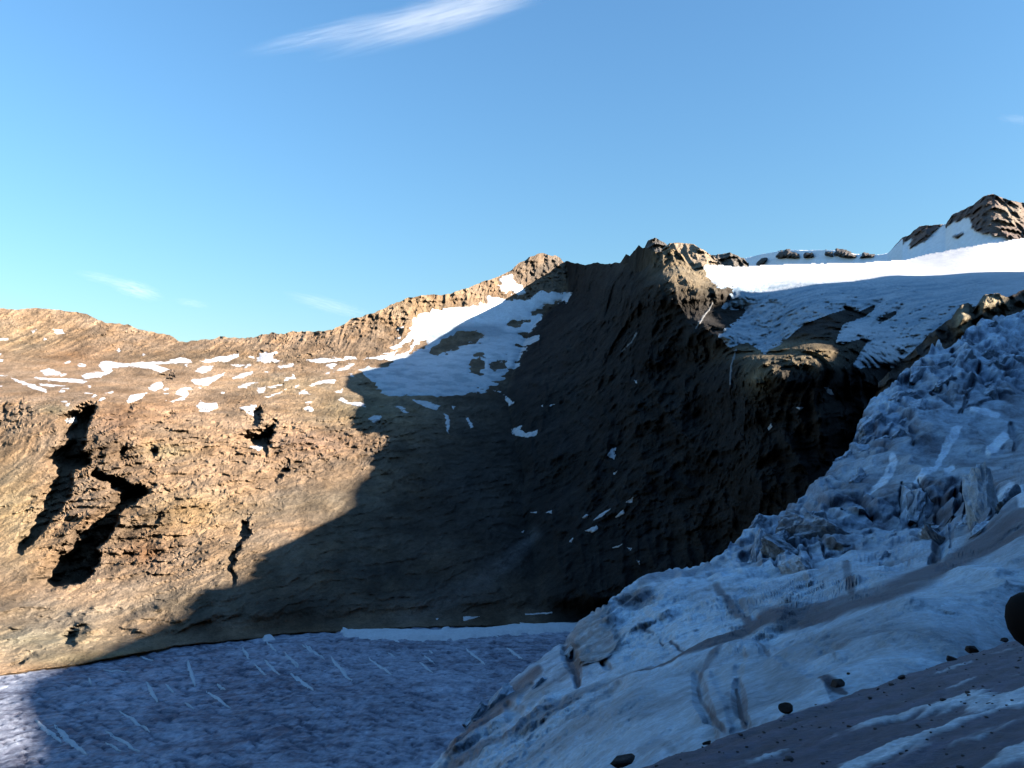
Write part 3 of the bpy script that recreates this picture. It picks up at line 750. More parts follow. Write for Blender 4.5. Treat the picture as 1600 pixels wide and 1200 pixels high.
tag(grid_mesh('rock_rib', P, MAT_ROCK, np.clip(col, .02, .6)), 'rock rib with sunlit knobs behind the top of the icefall', 'rock rib')
print('far', time.time() - T0)

# ------------------------------------------------------------------ mountain out of frame on the right whose shadow lies over the valley
sa, ca, tE = math.sin(SUN_AZ), math.cos(SUN_AZ), math.tan(SUN_EL)
SHADOW_EDGE = [(262,972),(300,945),(345,918),(410,893),(460,872),(500,850),(514,838),(516,815),(540,800),(546,785),(552,758),(575,738),(600,722),(636,690),(640,675),(652,660)]
pq = []
for (x, y) in SHADOW_EDGE:
    q = at(x, y, dsample(np.array(x, float), np.array(y, float)))
    pq.append((q[1] * sa - q[0] * ca, q[2] - tE * (q[0] * sa + q[1] * ca)))
GLZ = -200.0
for (x, y) in [(37,1200),(54,1165),(45,1130),(20,1095),(30,1068)]:
    X, Z = ray(x, y); q = np.array([X, 1, Z]) * (GLZ / Z)
    pq.append((q[1] * sa - q[0] * ca, q[2] - tE * (q[0] * sa + q[1] * ca)))
pq += [(-1500, 400), (-300, 400), (0, 360), (200, 260), (280, 115), (318, 45), (338, 20)]  # crest beside the viewpoint raised to shut out more sky light
pq = sorted((float(a), float(b)) for a, b in pq)
print('shadow profile', [(round(a), round(b)) for a, b in pq])
pmax = pq[-1][0]
pq += [(pmax + 60, 268), (pmax + 200, 262), (pmax + 350, 262), (pmax + 450, 200), (pmax + 700, 60), (pmax + 1100, -100)]
pa = np.arange(-1500, pmax + 1100, 9.0)
Sq = np.interp(pa, [a for a, b in pq], [b for a, b in pq])
ry = (pa - 274) / (sa - .35 * ca)
ry = (pa + ca * 800) / (sa - ca * .35)
rx = 800 + .35 * ry
rz = Sq + tE * (rx * sa + ry * ca) + fbm(np.stack([pa / 40, pa * 0, pa * 0], -1), 3) * 4
rows = []
for k, (off, frac) in enumerate([(-1.0, 0), (-.75, .2), (-.5, .45), (-.25, .72), (-.08, .92), (0, 1), (.12, .92), (.4, .7), (.8, .4), (1.3, 0)]):
    w = np.maximum(rz + 120, 60) * .46
    x = rx + off * w; z = -120 + (rz + 120) * frac
    P = np.stack([x, ry, z], -1)
    if 0 < frac < 1: P += np.stack([fbm(P / 70.0 + s, 3) * 25 for s in (1., 5., 9.)], -1)
    rows.append(P)
P = np.stack(rows)
tag(grid_mesh('mountain_wall', P, MAT_ROCK, np.array((.13, .11, .09)) * (1 + .4 * fbm(P / 60, 3)[..., None]), flip=True), 'steep dark mountain flank beside the icefall', 'mountain', 'structure')

aa = np.linspace(math.radians(128), math.radians(262), 150)  # unseen mountain added behind the viewpoint to darken the shaded ground
dist = 900 + 80 * np.sin(aa * 3)
hgt = 950 * (1 + .25 * fbm(np.stack([aa * 4, aa * 0, aa * 0], -1), 4)) * np.interp(aa, [aa[0], aa[0] + .25, aa[-1] - .5, aa[-1]], [.8, 1, 1, .35])
rows = []
for off, frac in [(-.62, -.35), (-.45, .1), (-.3, .38), (-.15, .7), (-.05, .9), (0, 1), (.1, .9), (.35, .55), (.8, -.2)]:
    rr = dist + off * 900
    P = np.stack([rr * np.sin(aa), rr * np.cos(aa), hgt * frac], -1)
    if frac < 1: P += np.stack([fbm(P / 160.0 + k, 4) * 70 for k in (2., 6., 8.)], -1)
    rows.append(P)
P = np.stack(rows)
tag(grid_mesh('added_sky_blocker', P, MAT_ROCK, np.array((.10, .088, .075)) * (1 + .4 * fbm(P / 50, 3)[..., None]), None, False), 'unseen dark mountain added behind the viewpoint to cut sky light', 'mountain', 'structure')

# ------------------------------------------------------------------ valley glacier
GSX, GSY = 1.35, 1.55
gx = np.arange(-800, 260, GSX); gy = np.arange(380, 925, GSY)
GX, GY = np.meshgrid(gx, gy)
G3 = np.stack([GX, GY, GX * 0], -1)
ux, uy = GX * .97 + GY * .25, GY * .97 - GX * .25
swell = fbm(G3 / 120.0, 3) * 2.5
rip = ridged(np.stack([ux / 20, uy / 22, ux * 0], -1) + fbm(G3 / 60.0, 2)[..., None], 4)
cr2 = ridged(np.stack([(GX * .55 + GY * .83) / 9, (GY * .55 - GX * .83) / 45, GX * 0 + 3], -1) + fbm(G3 / 45, 3)[..., None] * 1.1, 4, .6)
hz = GLZ + swell + (rip - .4) * 1.6 - np.clip(cr2 - .5, 0, 1) * 6.0 + fbm(G3 / 7.0, 4, .65) * .6
GZ = hz
gP = np.stack([GX, GY, GZ], -1)
st1 = fbm(np.stack([ux / 34, uy / 26, ux * 0 + 2], -1) + fbm(G3 / 70.0, 2)[..., None] * .8, 5)
st2 = fbm(np.stack([ux / 8, uy / 16, ux * 0 + 6], -1), 4)
big = fbm(G3 / 130.0 + 4, 3)
kk = np.clip(.36 + .5 * st1 + .2 * st2 + .6 * fbm(G3 / 11.0 + 2, 5, .65) + .45 * fbm(G3 / 3.2 + 5, 3) + .35 * big - np.clip(cr2 - .5, 0, 1) * .6, 0, 1)
fl_ = uy + .00035 * (ux + 150) ** 2
lines = ridged(np.stack([ux / 160, fl_ / 13, ux * 0 + 5], -1) + fbm(G3 / 60.0 + 9, 3)[..., None] * .5, 3, .6)
kk = np.clip(kk - .30 * np.clip(lines - .35, 0, 1) * 1.8 - .35 * np.clip(cr2 - .45, 0, 1) * 2 + .10, 0, 1)
ramp = sstep(0, 1, (GX + 60) / 110 - (GY - 520) / 110 * .9)       # clean snow at the foot of the icefall
kk = np.clip(kk + ramp * .9, 0, 1)
gc = np.array((.075, .080, .12)) * (1 - kk[..., None]) + np.array((.40, .44, .54)) * kk[..., None]
valley_glacier = tag(grid_mesh('valley_glacier', gP, MAT_GLACIER, gc), 'wide flat blue grey valley glacier in shade at lower left', 'glacier', 'structure')
def gl_point(px, py):
    X, Z = ray(px, py); D = GLZ / Z
    return X * D, D
def hz_at(x, y): return bilin(GZ[..., None], 0, 0, 1, (x - gx[0]) / GSX, (y - gy[0]) / GSY)[..., 0]
# snow-filled crevasses: pale ribs on the ice (start pixel, end pixel, width in metres)
CREV = []
for (x0, y0, x1, y1, w) in [(1190,735,1245,785,2),(1205,800,1310,885,4),(1100,750,1165,815,3),(1060,770,1110,815,2.5),(860,880,960,950,3),(780,750,815,860,3.5),(610,840,655,925,3.5),(500,960,630,1050,3),(440,1040,585,1130,3),(440,1090,505,1130,2),
                            (230,1020,365,1150,4.5),(150,1000,260,1090,4),(580,725,640,750,2),(430,790,540,800,2),(690,850,725,890,2),(905,850,940,880,2.5),(1010,700,1040,750,3),(1110,670,1150,720,2.5),(370,830,380,860,2),(770,930,810,955,2),(1260,690,1330,735,3)]:
    CREV.append((x0 / 2.667, y0 / 2.667 + 750, x1 / 2.667, y1 / 2.667 + 750, w))
for (x0, y0, x1, y1, w) in [(470,735,565,812,3.5),(680,755,738,805,3),(700,725,745,760,2.5),(875,700,955,770,3.5),(1045,700,1110,750,4),(310,735,400,840,4),(205,690,285,745,3),(120,725,180,780,3),(550,715,580,730,2),(720,705,740,720,2)]:
    CREV.append((x0 / 2.667 + 400, y0 / 2.667 + 750, x1 / 2.667 + 400, y1 / 2.667 + 750, w))
for q in CREV:
    ax, ay = gl_point(q[0], q[1]); bx_, by_ = gl_point(q[2], q[3])
    n = 26
    t = np.linspace(0, 1, n); L = math.hypot(bx_ - ax, by_ - ay)
    dx, dy = (bx_ - ax) / L, (by_ - ay) / L
    wob = fbm(np.stack([t * 3 + q[0], t * 0, t * 0], -1), 3) * L * .025
    cxl = ax + (bx_ - ax) * t - dy * wob; cyl = ay + (by_ - ay) * t + dx * wob
    wdt = q[4] * .62 * np.sin(np.pi * (t * .96 + .02)) ** .6 * (1 + .5 * fbm(np.stack([t * 9 + q[1], t * 0, t * 0], -1), 2))
    rowsP = []
    for s, h in ((-1.0, -.5), (-.55, .45), (0, .75), (.55, .5), (1.0, -.5)):
        x = cxl - dy * wdt * s; y = cyl + dx * wdt * s
        rowsP.append(np.stack([x, y, hz_at(x, y) + h], -1))
    P = np.stack(rowsP)
    grid_mesh('snow_filled_crevasse', P, MAT_SNOW, np.full(P.shape, .50) * np.array((.92, 1, 1.1)), None, True, valley_glacier, flip=True)
# snow bank along the far margin
for poly in ([(530,986),(600,984),(690,986),(693,981),(700,980),(705,984),(780,981),(800,977),(905,974),(905,984),(790,992),(690,997),(610,998),(540,995)],
             [(531,985),(535,978),(545,986),(549,994),(540,991)],[(410,995),(424,992),(428,998),(412,1001)]):
    px = np.array(poly); gu, gv = np.meshgrid(np.arange(px[:, 0].min() - 4, px[:, 0].max() + 4, 1.5), np.arange(px[:, 1].min() - 4, px[:, 1].max() + 5, 1.0))
    X, Z = ray(gu, gv); D = GLZ / Z
    Pn = np.stack([X * D, D, D * 0], -1)
    s = poly_sdf(poly, gu + fbm(Pn / 12, 3) * 4, gv + fbm(Pn / 12 + 4, 3) * 2)
    h = np.where(s > 0, 2.2 * (1 - np.exp(-s / 2)) , s * .8)
    P = np.stack([X * D, D, np.full(D.shape, GLZ) + 1.2 + h], -1)
    keep = s > -4; m = keep[:-1, :-1] & keep[1:, 1:] & keep[1:, :-1] & keep[:-1, 1:]
    grid_mesh('snow_bank', P, MAT_SNOW, np.array((.50, .53, .57)) * np.ones(P.shape), m, True, valley_glacier, flip=True)
print('glacier', time.time() - T0)

# ------------------------------------------------------------------ icefall
D_E = TPS([
 (640,1230,56),(690,1170,62),(740,1110,68),(800,1060,74),(890,990,80),(950,940,85),(1000,900,90),(1060,882,94),(1120,860,98),(1200,800,110),(1270,760,122),(1330,700,138),(1350,640,155),
 (1420,570,180),(1480,520,205),(1540,490,225),(1600,462,240),(1750,400,290),(1900,340,340),(1350,450,330),(1100,650,230),(850,800,160),(640,1000,110),
 (900,1100,44),(800,1190,38),(1000,1010,60),(1000,1100,31),(1000,1180,20),(1100,1110,22),(1100,1000,46),(1100,930,70),(1200,1090,20),(1200,1010,34),(1200,900,76),(1200,850,92),
 (1300,1050,19),(1300,960,34),(1300,850,84),(1300,780,106),(1400,1010,21),(1400,930,31),(1400,850,78),(1400,750,104),(1400,650,142),(1500,960,25),(1500,890,37),(1500,830,74),(1500,700,118),(1500,600,156),
 (1600,960,27),(1600,860,38),(1600,790,56),(1600,700,112),(1600,600,155),(1600,520,205),(1900,960,29),(1900,860,26),(1900,700,90),(1900,520,200),
 (1000,1300,13),(1300,1200,12),(1600,1150,16),(1900,1150,18),(640,1400,32)], lam=1e-3, ys=1.5)
EU0, EU1, EV0, EV1, ES = 620.0, 1764.0, 400.0, 1256.0, 1.25
eu = np.arange(EU0, EU1, ES); ev = np.arange(EV0, EV1, ES)
EU, EV = np.meshgrid(eu, ev)
SIL = [(600,1262),(640,1226),(662,1200),(690,1170),(715,1138),(740,1110),(770,1082),(800,1060),(840,1028),(868,1004),(890,990),(905,972),(925,955),(950,944),(960,930),(975,915),(1000,900),(1030,888),(1060,882),(1090,880),(1120,862),(1150,840),(1200,802),(1235,778),(1270,757),(1285,745),(1300,728),(1318,712),(1330,698),(1334,680),(1342,655),(1350,638),(1362,622),(1385,605),(1400,592),(1420,572),(1440,556),(1455,540),(1466,528),(1480,535),(1495,532),(1520,505),(1545,496),(1570,491),(1600,485),(1680,455),(1764,430)]
de = D_E(EU, EV)
E0 = at(EU, EV, de)
EA = shepard([(960,960,.3),(1050,960,.13),(1100,980,.12),(1000,1000,.18),(950,1100,.12),(1050,1130,.12),(880,1150,.14),(1090,1080,.35),(1150,1080,.4),(1230,1060,.3),(1280,1080,.2),(1350,990,.12),(1450,960,.09),(1550,920,.09),(1300,1000,.22),
 (1200,970,.1),(1350,925,.12),(1500,870,.16),(1580,830,.16),(1180,930,.3),(1260,920,.22),(1150,870,.9),(1060,890,.55),(1220,850,1.0),(1300,860,.8),(1260,800,.9),(1350,800,.8),(1400,850,.8),(1470,800,1.0),(1540,800,.8),(1590,770,.6),
 (1400,730,.3),(1450,690,.25),(1520,700,.28),(1330,720,.5),(1500,650,.35),(1580,650,.4),(1400,640,.8),(1360,680,.8),(1450,600,.8),(1520,560,1.0),(1590,560,1.0),(1580,500,.8),(930,990,.5),(900,1020,.6),(860,1050,.5),(800,1090,.4),(740,1140,.3),(850,1110,.15)], EU, EV, 3.2)
# blocks: cells of a jittered lattice stretched down the fall line, three sizes
def blocks(P, size, stretch, ang):
    c, s = math.cos(ang), math.sin(ang)
    Q = np.stack([(P[..., 0] * c + P[..., 2] * s), P[..., 1], (-P[..., 0] * s + P[..., 2] * c)], -1) / (size * np.array(stretch))
    Q = Q + fbm(P / (size * 1.3), 3)[..., None] * .45
    f1, f2, cid, vec = worley(Q)
    r = [hash01(cid[..., 0], cid[..., 1], cid[..., 2], k) * 2 - 1 for k in (3, 5, 7)]
    h = r[0] * .40 + 1.35 * (r[1] * vec[..., 0] + r[2] * vec[..., 2])
    return h, f2 - f1, cid
silv = curve(SIL, eu)
em = (EV > silv[None] - 12)
def on_mask(m, size, stretch, ang):
    h = np.zeros(de.shape); e = np.ones(de.shape); c = np.zeros(de.shape + (3,), np.int32)
    h[m], e[m], c[m] = blocks(E0[m], size, stretch, ang)
    return h, e, c
h1, e1, c1 = on_mask(em, 7.5, (1.5, 1.3, .8), .75)
em2 = em & (EA > .1)
h2, e2, c2 = on_mask(em2, 3.4, (1.6, 1.3, .75), .95)
h3, e3, c3 = on_mask(em2, 1.5, (1.5, 1.4, .8), .6)
print('worley', time.time() - T0)
EB = np.clip(EA, 0, 1) ** 1.15
# the ice stands up from the slope: height along the slope's normal (metres)
def billow(P, octv=4, gain=.5):
    a, t, o = 1.0, 0.0, 0.0
    for k in range(octv):
        o = o + a * np.abs(perlin(P * (2.1 ** k) + 6.3 * k)); t += a; a *= gain
    return o / t
fa0, fb0 = E0[..., 0] * .75 + E0[..., 2] * .66, E0[..., 2] * .75 - E0[..., 0] * .66
EQ = np.stack([fa0, E0[..., 1] * .8, fb0 * 1.5], -1) + fbm(E0 / 7.0, 3)[..., None] * 2.0
bil = np.zeros(de.shape); bil2 = np.zeros(de.shape)
bil[em] = billow(EQ[em] / 8.0, 5, .55); bil2[em] = billow(EQ[em] / 2.4 + 11, 4, .6)
up = EB * (h1 * 1.5 - 1.3 * np.exp(-e1 / .05)) + EB * (h2 * .8 - .7 * np.exp(-e2 / .06)) + EB * (h3 * .25)
up = up + EB * ((bil - .3) * 5.5 + (bil2 - .3) * 2.2)
fa, fb = E0[..., 0] * .82 + E0[..., 2] * .57, E0[..., 2] * .82 - E0[..., 0] * .57
diag = ridged(np.stack([fa / 16, E0[..., 1] / 18, fb / 3.2], -1) + fbm(E0 / 9.0, 2)[..., None] * .5, 4, .55)
up = up + EB * (diag - .4) * 1.8 + (diag - .4) * 1.9 * sstep(.5, .1, EA)
up = up * np.clip(de / 95.0, .3, 1.25)
def blur(a):
    b = a.copy(); b[1:-1] = .25 * a[:-2] + .5 * a[1:-1] + .25 * a[2:]
    c = b.copy(); c[:, 1:-1] = .25 * b[:, :-2] + .5 * b[:, 1:-1] + .25 * b[:, 2:]
    return c
ub = up
for _ in range(14): ub = blur(ub)
kb = sstep(.42, .60, EA)
up = ub * (1 - kb) + up * kb
up = blur(blur(up)) * .95
lw = np.zeros(de.shape); lw[em] = (billow(np.stack([fa[em] / 5.0, E0[em][:, 1] / 6.0, fb[em] / 2.6], -1) + 3, 4, .55) - .3) * 2.6 + (billow(E0[em] / np.array([.9, 1.3, .7]) + 8, 3, .6) - .3) * .55
LR = .08 + 1.1 * shepard([(1050,960,.25),(1100,985,.28),(1010,990,.5),(960,960,.8),(1000,1120,.3),(1060,1080,.3),(920,1150,.4),(880,1110,.7),(780,1150,.9),(1110,1090,.6),(1230,1060,.45),(1180,1000,.7),(1280,1010,.8),(1350,985,.35),(1450,955,.22),(1550,915,.22),
  (1190,970,.3),(1320,935,.3),(1447,897,.3),(1560,840,.35),(1210,920,1),(1300,900,1),(1100,890,1),(1000,915,1),(1590,960,.22),(1150,940,.9)], EU, EV, 3.5)
up = up + LR * lw * sstep(.5, .2, EA) * np.clip(de / 42.0, .25, 1.3) + (diag - .4) * 1.3 * sstep(.5, .1, EA) * np.clip(de / 60.0, .2, 1.2)
ed = fbm(E0 / 16.0, 4) * 1.2 * np.clip(EA + .15, 0, 1) + fbm(E0 / 3.0, 4) * .22 * (.2 + EA) + fbm(E0 / 1.1, 3) * .05 * np.clip(de / 60, .3, 1.2)
JA, JB = fbm(E0 / 3.0 + 2, 3), fbm(E0 / 3.0 + 7, 3)
# traced crevasses: polyline, half width px, depth m
crack = np.zeros_like(de)
for L, w, dep in [
 ([(1228,818),(1233,835),(1239,852),(1246,866)], 6, 5.5),([(1203,846),(1208,868),(1214,884)], 4, 4),([(1248,796),(1242,818),(1259,850),(1266,868)], 3, 3),([(1284,800),(1284,842),(1288,862)], 3, 2.5),
 ([(1332,852),(1310,858),(1290,862)], 4, 3),([(1315,792),(1340,806),(1365,802)], 3, 3),([(1362,828),(1352,840)], 6, 2.5),([(1436,750),(1446,768),(1458,780)], 2.5, 2.5),([(1494,762),(1500,786),(1490,808)], 4, 3.5),
 ([(1470,815),(1472,838),(1468,862),(1455,872)], 8, 5),([(1484,812),(1488,850)], 3, 2),([(1506,752),(1512,790),(1504,812)], 4, 3),([(1410,752),(1408,790)], 2.5, 2),([(1546,742),(1552,752),(1562,800)], 5, 3),
 ([(1087,1048),(1092,1070),(1096,1090),(1110,1118),(1124,1128)], 8, 1.3),([(1152,1058),(1154,1085),(1156,1105),(1166,1122)], 7, 1.1),([(1182,1000),(1198,1011)], 3, .3),([(1262,992),(1275,1005),(1300,1018)], 3, .25),
 ([(878,996),(886,1016),(893,1034),(901,1052),(898,1066)], 7, 2.5),([(790,1098),(806,1110),(790,1118)], 8, 1.8),([(828,1066),(815,1082),(808,1098)], 5, 1.4),([(940,1034),(952,1040)], 4, 2),
 ([(1032,995),(1050,1000),(1068,1008)], 3, .5),([(1000,980),(1018,984)], 3, .4),([(1150,930),(1165,958),(1190,966)], 4, 1.2),([(1300,712),(1330,698),(1355,690),(1375,680)], 3, 3),([(1424,660),(1430,672),(1426,690)], 4, 3.5),
 ([(1455,610),(1480,620),(1490,632)], 3, 3),([(1516,608),(1508,630),(1505,640)], 2.5, 3),([(1580,660),(1590,690),(1586,700)], 5, 3),([(1380,870),(1400,880),(1420,876)], 5, 2.5),([(1345,905),(1370,900)], 5, 1.5),([(1500,640),(1560,618),(1600,612)], 2, 2),
 ([(1440,560),(1470,585),(1480,600)], 3, 3),([(1530,570),(1545,590),(1560,596)], 4, 4),([(1490,540),(1500,560)], 4, 4),([(1350,850),(1375,848),(1400,838)], 3, 2)]:
    dd, t_, _ = line_dist(L, EU + JA * 3.5, EV + JB * 3.5)
    wl = w * (.35 + .65 * np.sin(np.pi * np.clip(t_ * .9 + .08, 0, 1)))
    crack = np.maximum(crack, dep * .42 * np.clip(1.25 - dd / (wl * 1.5), 0, 1))
# traced standing pieces: polygon, how far they stand out (m)
for poly, out in [([(1433,746),(1450,738),(1475,735),(1486,745),(1494,764),(1500,800),(1470,808),(1445,802),(1438,775)], 3.0),([(1527,752),(1537,748),(1548,770),(1558,794),(1537,833),(1510,845),(1515,800)], 4.0),
                  ([(1262,790),(1290,805),(1332,848),(1318,856),(1290,850),(1270,830)], 3.5),([(1222,830),(1232,850),(1236,880),(1222,892),(1218,860)], 2.0),([(1240,858),(1262,866),(1272,900),(1262,912),(1248,885)], 2.5),
                  ([(887,995),(917,957),(950,947),(957,960),(970,1000),(967,1015),(950,1030),(912,1040),(900,1040)], 3.2),([(1098,1052),(1110,1042),(1124,1066),(1140,1105),(1150,1180),(1120,1180),(1108,1104),(1098,1076)], .9),
                  ([(1130,1040),(1150,1028),(1153,1060),(1152,1076),(1138,1072),(1122,1050)], .6),([(1162,1010),(1185,1000),(1230,1030),(1290,1050),(1310,1090),(1290,1170),(1180,1190),(1160,1110),(1155,1045)], 1.1),
                  ([(1410,770),(1425,755),(1438,775),(1448,805),(1420,808),(1412,795)], 2.5),([(1175,830),(1190,828),(1200,850),(1196,885),(1182,880)], 2.5),([(1540,700),(1560,680),(1572,690),(1568,705),(1545,712)], 1.5)]:
    s = poly_sdf(poly, EU + JA * 5, EV + JB * 5)
    ed = ed - out * sstep(-1, 9, s)
# smooth swellings of the lower snow slopes
lowm = sstep(.34, .08, EA)
ed = ed - (1.1 * fbm(E0 / 9.0 + 3, 3) + .75 * fbm(E0 / np.array([3.2, 5., 2.4]) + 8, 3)) * lowm * np.clip(de / 45, .35, 1.3)
suncup = (ridged(E0 / np.array([.42, .6, .42]), 2) * .16 + ridged(E0 / np.array([1.3, 2., 1.]) + 5, 3) * .42) * sstep(.3, .06, EA) * np.clip(de / 40, .4, 1.4)
De = de + ed + suncup
UPN = np.array([-.24, -.74, .63])
OFFS = UPN * (up - crack * .55)[..., None] + (at(EU, EV, De + crack * .6) - at(EU, EV, De))
PE = at(EU, EV, De) + OFFS
gx_ = np.gradient(PE, axis=1); gy_ = np.gradient(PE, axis=0)
nn = np.cross(gy_, gx_); nn /= np.linalg.norm(nn, axis=-1, keepdims=True) + 1e-9
nn *= np.sign((nn * -PE).sum(-1, keepdims=True))
nzE = nn[..., 2]
# ---- albedo: clean snow, bare ice, grit; creases and crevasses painted dark
nE = fbm(E0 / 8.0 + 2, 5); nF = fbm(E0 / 2.2 + 5, 4); nG = fbm(E0 / .6 + 5, 3)
slab = np.stack([(E0[..., 0] * .8 + E0[..., 2] * .6) / 30, E0[..., 1] / 40, (E0[..., 2] * .8 - E0[..., 0] * .6) / 1.6], -1)
nS = fbm(slab, 4)
snow = np.array((.62, .78, .92)); ice = np.array((.29, .43, .62)); grit = np.array((.056, .056, .084)); mud = np.array((.14, .135, .135))
steep = 1 - sstep(.25, .72, nzE + nF * .25)
r1 = hash01(c1[..., 0], c1[..., 1], c1[..., 2], 9); r2 = hash01(c2[..., 0], c2[..., 1], c2[..., 2], 9)
ki = np.clip(EA * .45 + .6 * nE * EA + .2 * nF + steep * .9 * np.clip(EA * 1.6, .1, 1) + (r2 - .5) * .5 * np.clip(EA, 0, 1), 0, .97)[..., None]
cE = snow * (1 - ki) + ice * ki
kd = np.clip(.45 * np.clip(nS * 1.8 + .1, 0, 1) * (.3 + steep) + np.clip(nE * .7, 0, .4) + np.clip(r1 - .62, 0, 1) * 1.1, 0, 1) * np.clip(EA * 1.3, .12, 1)
slabm = shepard([(1400,730,1),(1450,690,1),(1520,710,.9),(1340,730,.8),(1580,640,.9),(1500,640,.6),(1400,640,.1),(1300,860,.2),(1550,560,.1),(1200,850,.1),(1100,900,0),(1590,760,.5),(1400,850,.2)], EU, EV, 4)
crease = np.clip(np.exp(-bil / .10) * .9 + np.exp(-bil2 / .09) * .55 + .6 * np.exp(-e1 / .05) + .35 * np.exp(-e2 / .06), 0, 1) * np.clip(EA * 1.8, 0, 1) * np.clip(.75 + nE, .2, 1.2)  # relief creases and cell joints darkened
kd = np.clip(kd * .7 + np.clip(fbm(slab * np.array([1., 1., .35]) + 7, 4) * 1.5 - .1, 0, .55) * sstep(.4, .15, EA) + slabm * (.45 + .35 * nS) + crease * .85, 0, .9)
def band(L, w, amt, jit=8):
    dd, t_, _ = line_dist([p[:2] for p in L], EU + nF * 3, EV + nE * jit)
    ww = np.interp(t_, np.linspace(0, 1, len(w)), w)
    return amt * np.exp(-(dd / ww) ** 4) * np.clip(1.12 + nS * .7 + nF * .3, 0, 1.2)
db = np.zeros_like(de)  # grit bands, plus crevasse shade painted in the same tone
for L, w, amt in [([(989,1047),(1066,1022),(1117,1003),(1193,971),(1257,958),(1320,935),(1384,920),(1447,897),(1511,862),(1575,822),(1650,780),(1760,740)], [3,6,9,15,17,15,15,16,26,36,44,50], 1.0),
                  ([(1129,1009),(1100,1040),(1089,1060),(1092,1082),(1110,1111),(1129,1132)], [7,5,4,4,4,5], .7),([(1150,1068),(1155,1105),(1162,1126)], [3,5,6], .9),([(1136,1080),(1146,1088)], [6,6], .6),
                  ([(1282,1055),(1300,1062),(1322,1072)], [5,8,5], .95),([(1117,914),(1148,946),(1170,968)], [6,9,8], .8),([(1150,935),(1190,950),(1235,960)], [8,14,8], .55),
                  ([(990,1046),(930,1066),(860,1104),(800,1136),(730,1172),(690,1200)], [4,7,8,9,9,9], .7),([(965,1062),(900,1105),(830,1150),(770,1195)], [3,5,6,7], .5),([(700,1175),(730,1140),(760,1110),(800,1075),(840,1045)], [12,18,18,14,9], .8),
                  ([(881,1005),(890,1030),(901,1060)], [6,8,6], .95),([(1010,925),(990,930),(972,938)], [12,14,10], .7),([(1000,905),(1030,895),(1080,890),(1130,872)], [6,7,8,7], .5),
                  ([(1322,880),(1326,905),(1334,926)], [8,10,6], .8),([(1456,815),(1464,845),(1466,872)], [7,11,10], .85),([(1445,745),(1470,752),(1486,790)], [10,20,14], .6),([(1540,742),(1570,745),(1610,742)], [8,10,10], .7),
                  ([(1262,800),(1290,820),(1325,848)], [10,14,8], .45),([(1420,790),(1428,806)], [6,6], .5),([(1030,995),(1050,1001),(1068,1009)], [2,3,2], .9),([(1000,980),(1018,984)], [3,3], .7),([(1185,1000),(1200,1012)], [3,4], .6),([(1268,992),(1285,1008),(1305,1020)], [3,4,3], .5),
                  ([(1000,1165),(1025,1150),(1050,1168)], [10,14,8], .4),([(1210,1040),(1240,1050),(1225,1075)], [14,18,14], .3)]:
    db = np.maximum(db, band(L, w, amt))
kd = np.clip(np.maximum(kd, db), 0, .95)[..., None]
cE = cE * (1 - kd) + grit * (1 + .5 * nS[..., None]) * kd
km = np.zeros_like(de)
for poly, amt in [([(885,998),(917,955),(952,944),(960,965),(974,1000),(967,1020),(950,1032),(912,1042),(898,1042)], .85),([(955,938),(985,912),(1010,905),(1000,935),(970,945)], .7),([(810,1082),(850,1060),(870,1070),(850,1085),(820,1100)], .6),([(1190,1030),(1240,1030),(1280,1060),(1240,1095),(1200,1100)], .3)]:
    km = np.maximum(km, amt * sstep(-5, 9, poly_sdf(poly, EU + nF * 8, EV + nE * 8)))
km = km * np.clip(.85 + nF * 1.3 + nG * .9, 0, 1)
cE = cE * (1 - km[..., None]) + mud * km[..., None]
# white drifts lying in the slabs
for L, w in [([(1352,768),(1372,755),(1388,738),(1396,722),(1394,712)], [2,4,6,7,5]),([(1458,732),(1470,712),(1482,690),(1492,675),(1497,666)], [3,5,6,8,6]),([(1545,700),(1560,690),(1570,680)], [5,9,8]),([(1432,755),(1445,740),(1460,730)], [4,6,6]),([(1480,735),(1488,728)], [6,6]),([(1520,640),(1540,643),(1558,648)], [5,6,5]),([(1560,775),(1580,765),(1600,775)], [8,11,12])]:
    dd, t_, _ = line_dist(L, EU + nF * 4, EV + nE * 4)
    ww = np.interp(t_, np.linspace(0, 1, len(w)), w)
    kx = sstep(ww * 1.15, ww * .8, dd)[..., None]
    cE = cE * (1 - kx) + np.array((.66, .77, .90)) * kx
cE *= (1 + .20 * nF + .16 * nG)[..., None]
gp = np.clip(fbm(E0 / 1.3 + 44, 4) * 2.4 - .5, 0, .5)[..., None] * np.clip(EA * 2, .45, 1)[..., None]
cE = cE * (1 - gp) + grit * gp
cE = np.clip(cE, .03, .92)
# ---- outline and parts
silj = silv + (fbm(np.stack([eu / 10.0, eu * 0, eu * 0], -1), 4, .6) * 6) * np.interp(eu, [600, 950, 1100, 1764], [.4, .6, 1, 1.2])
fvE = (EV[:-1, :-1] + EV[1:, 1:]) / 2
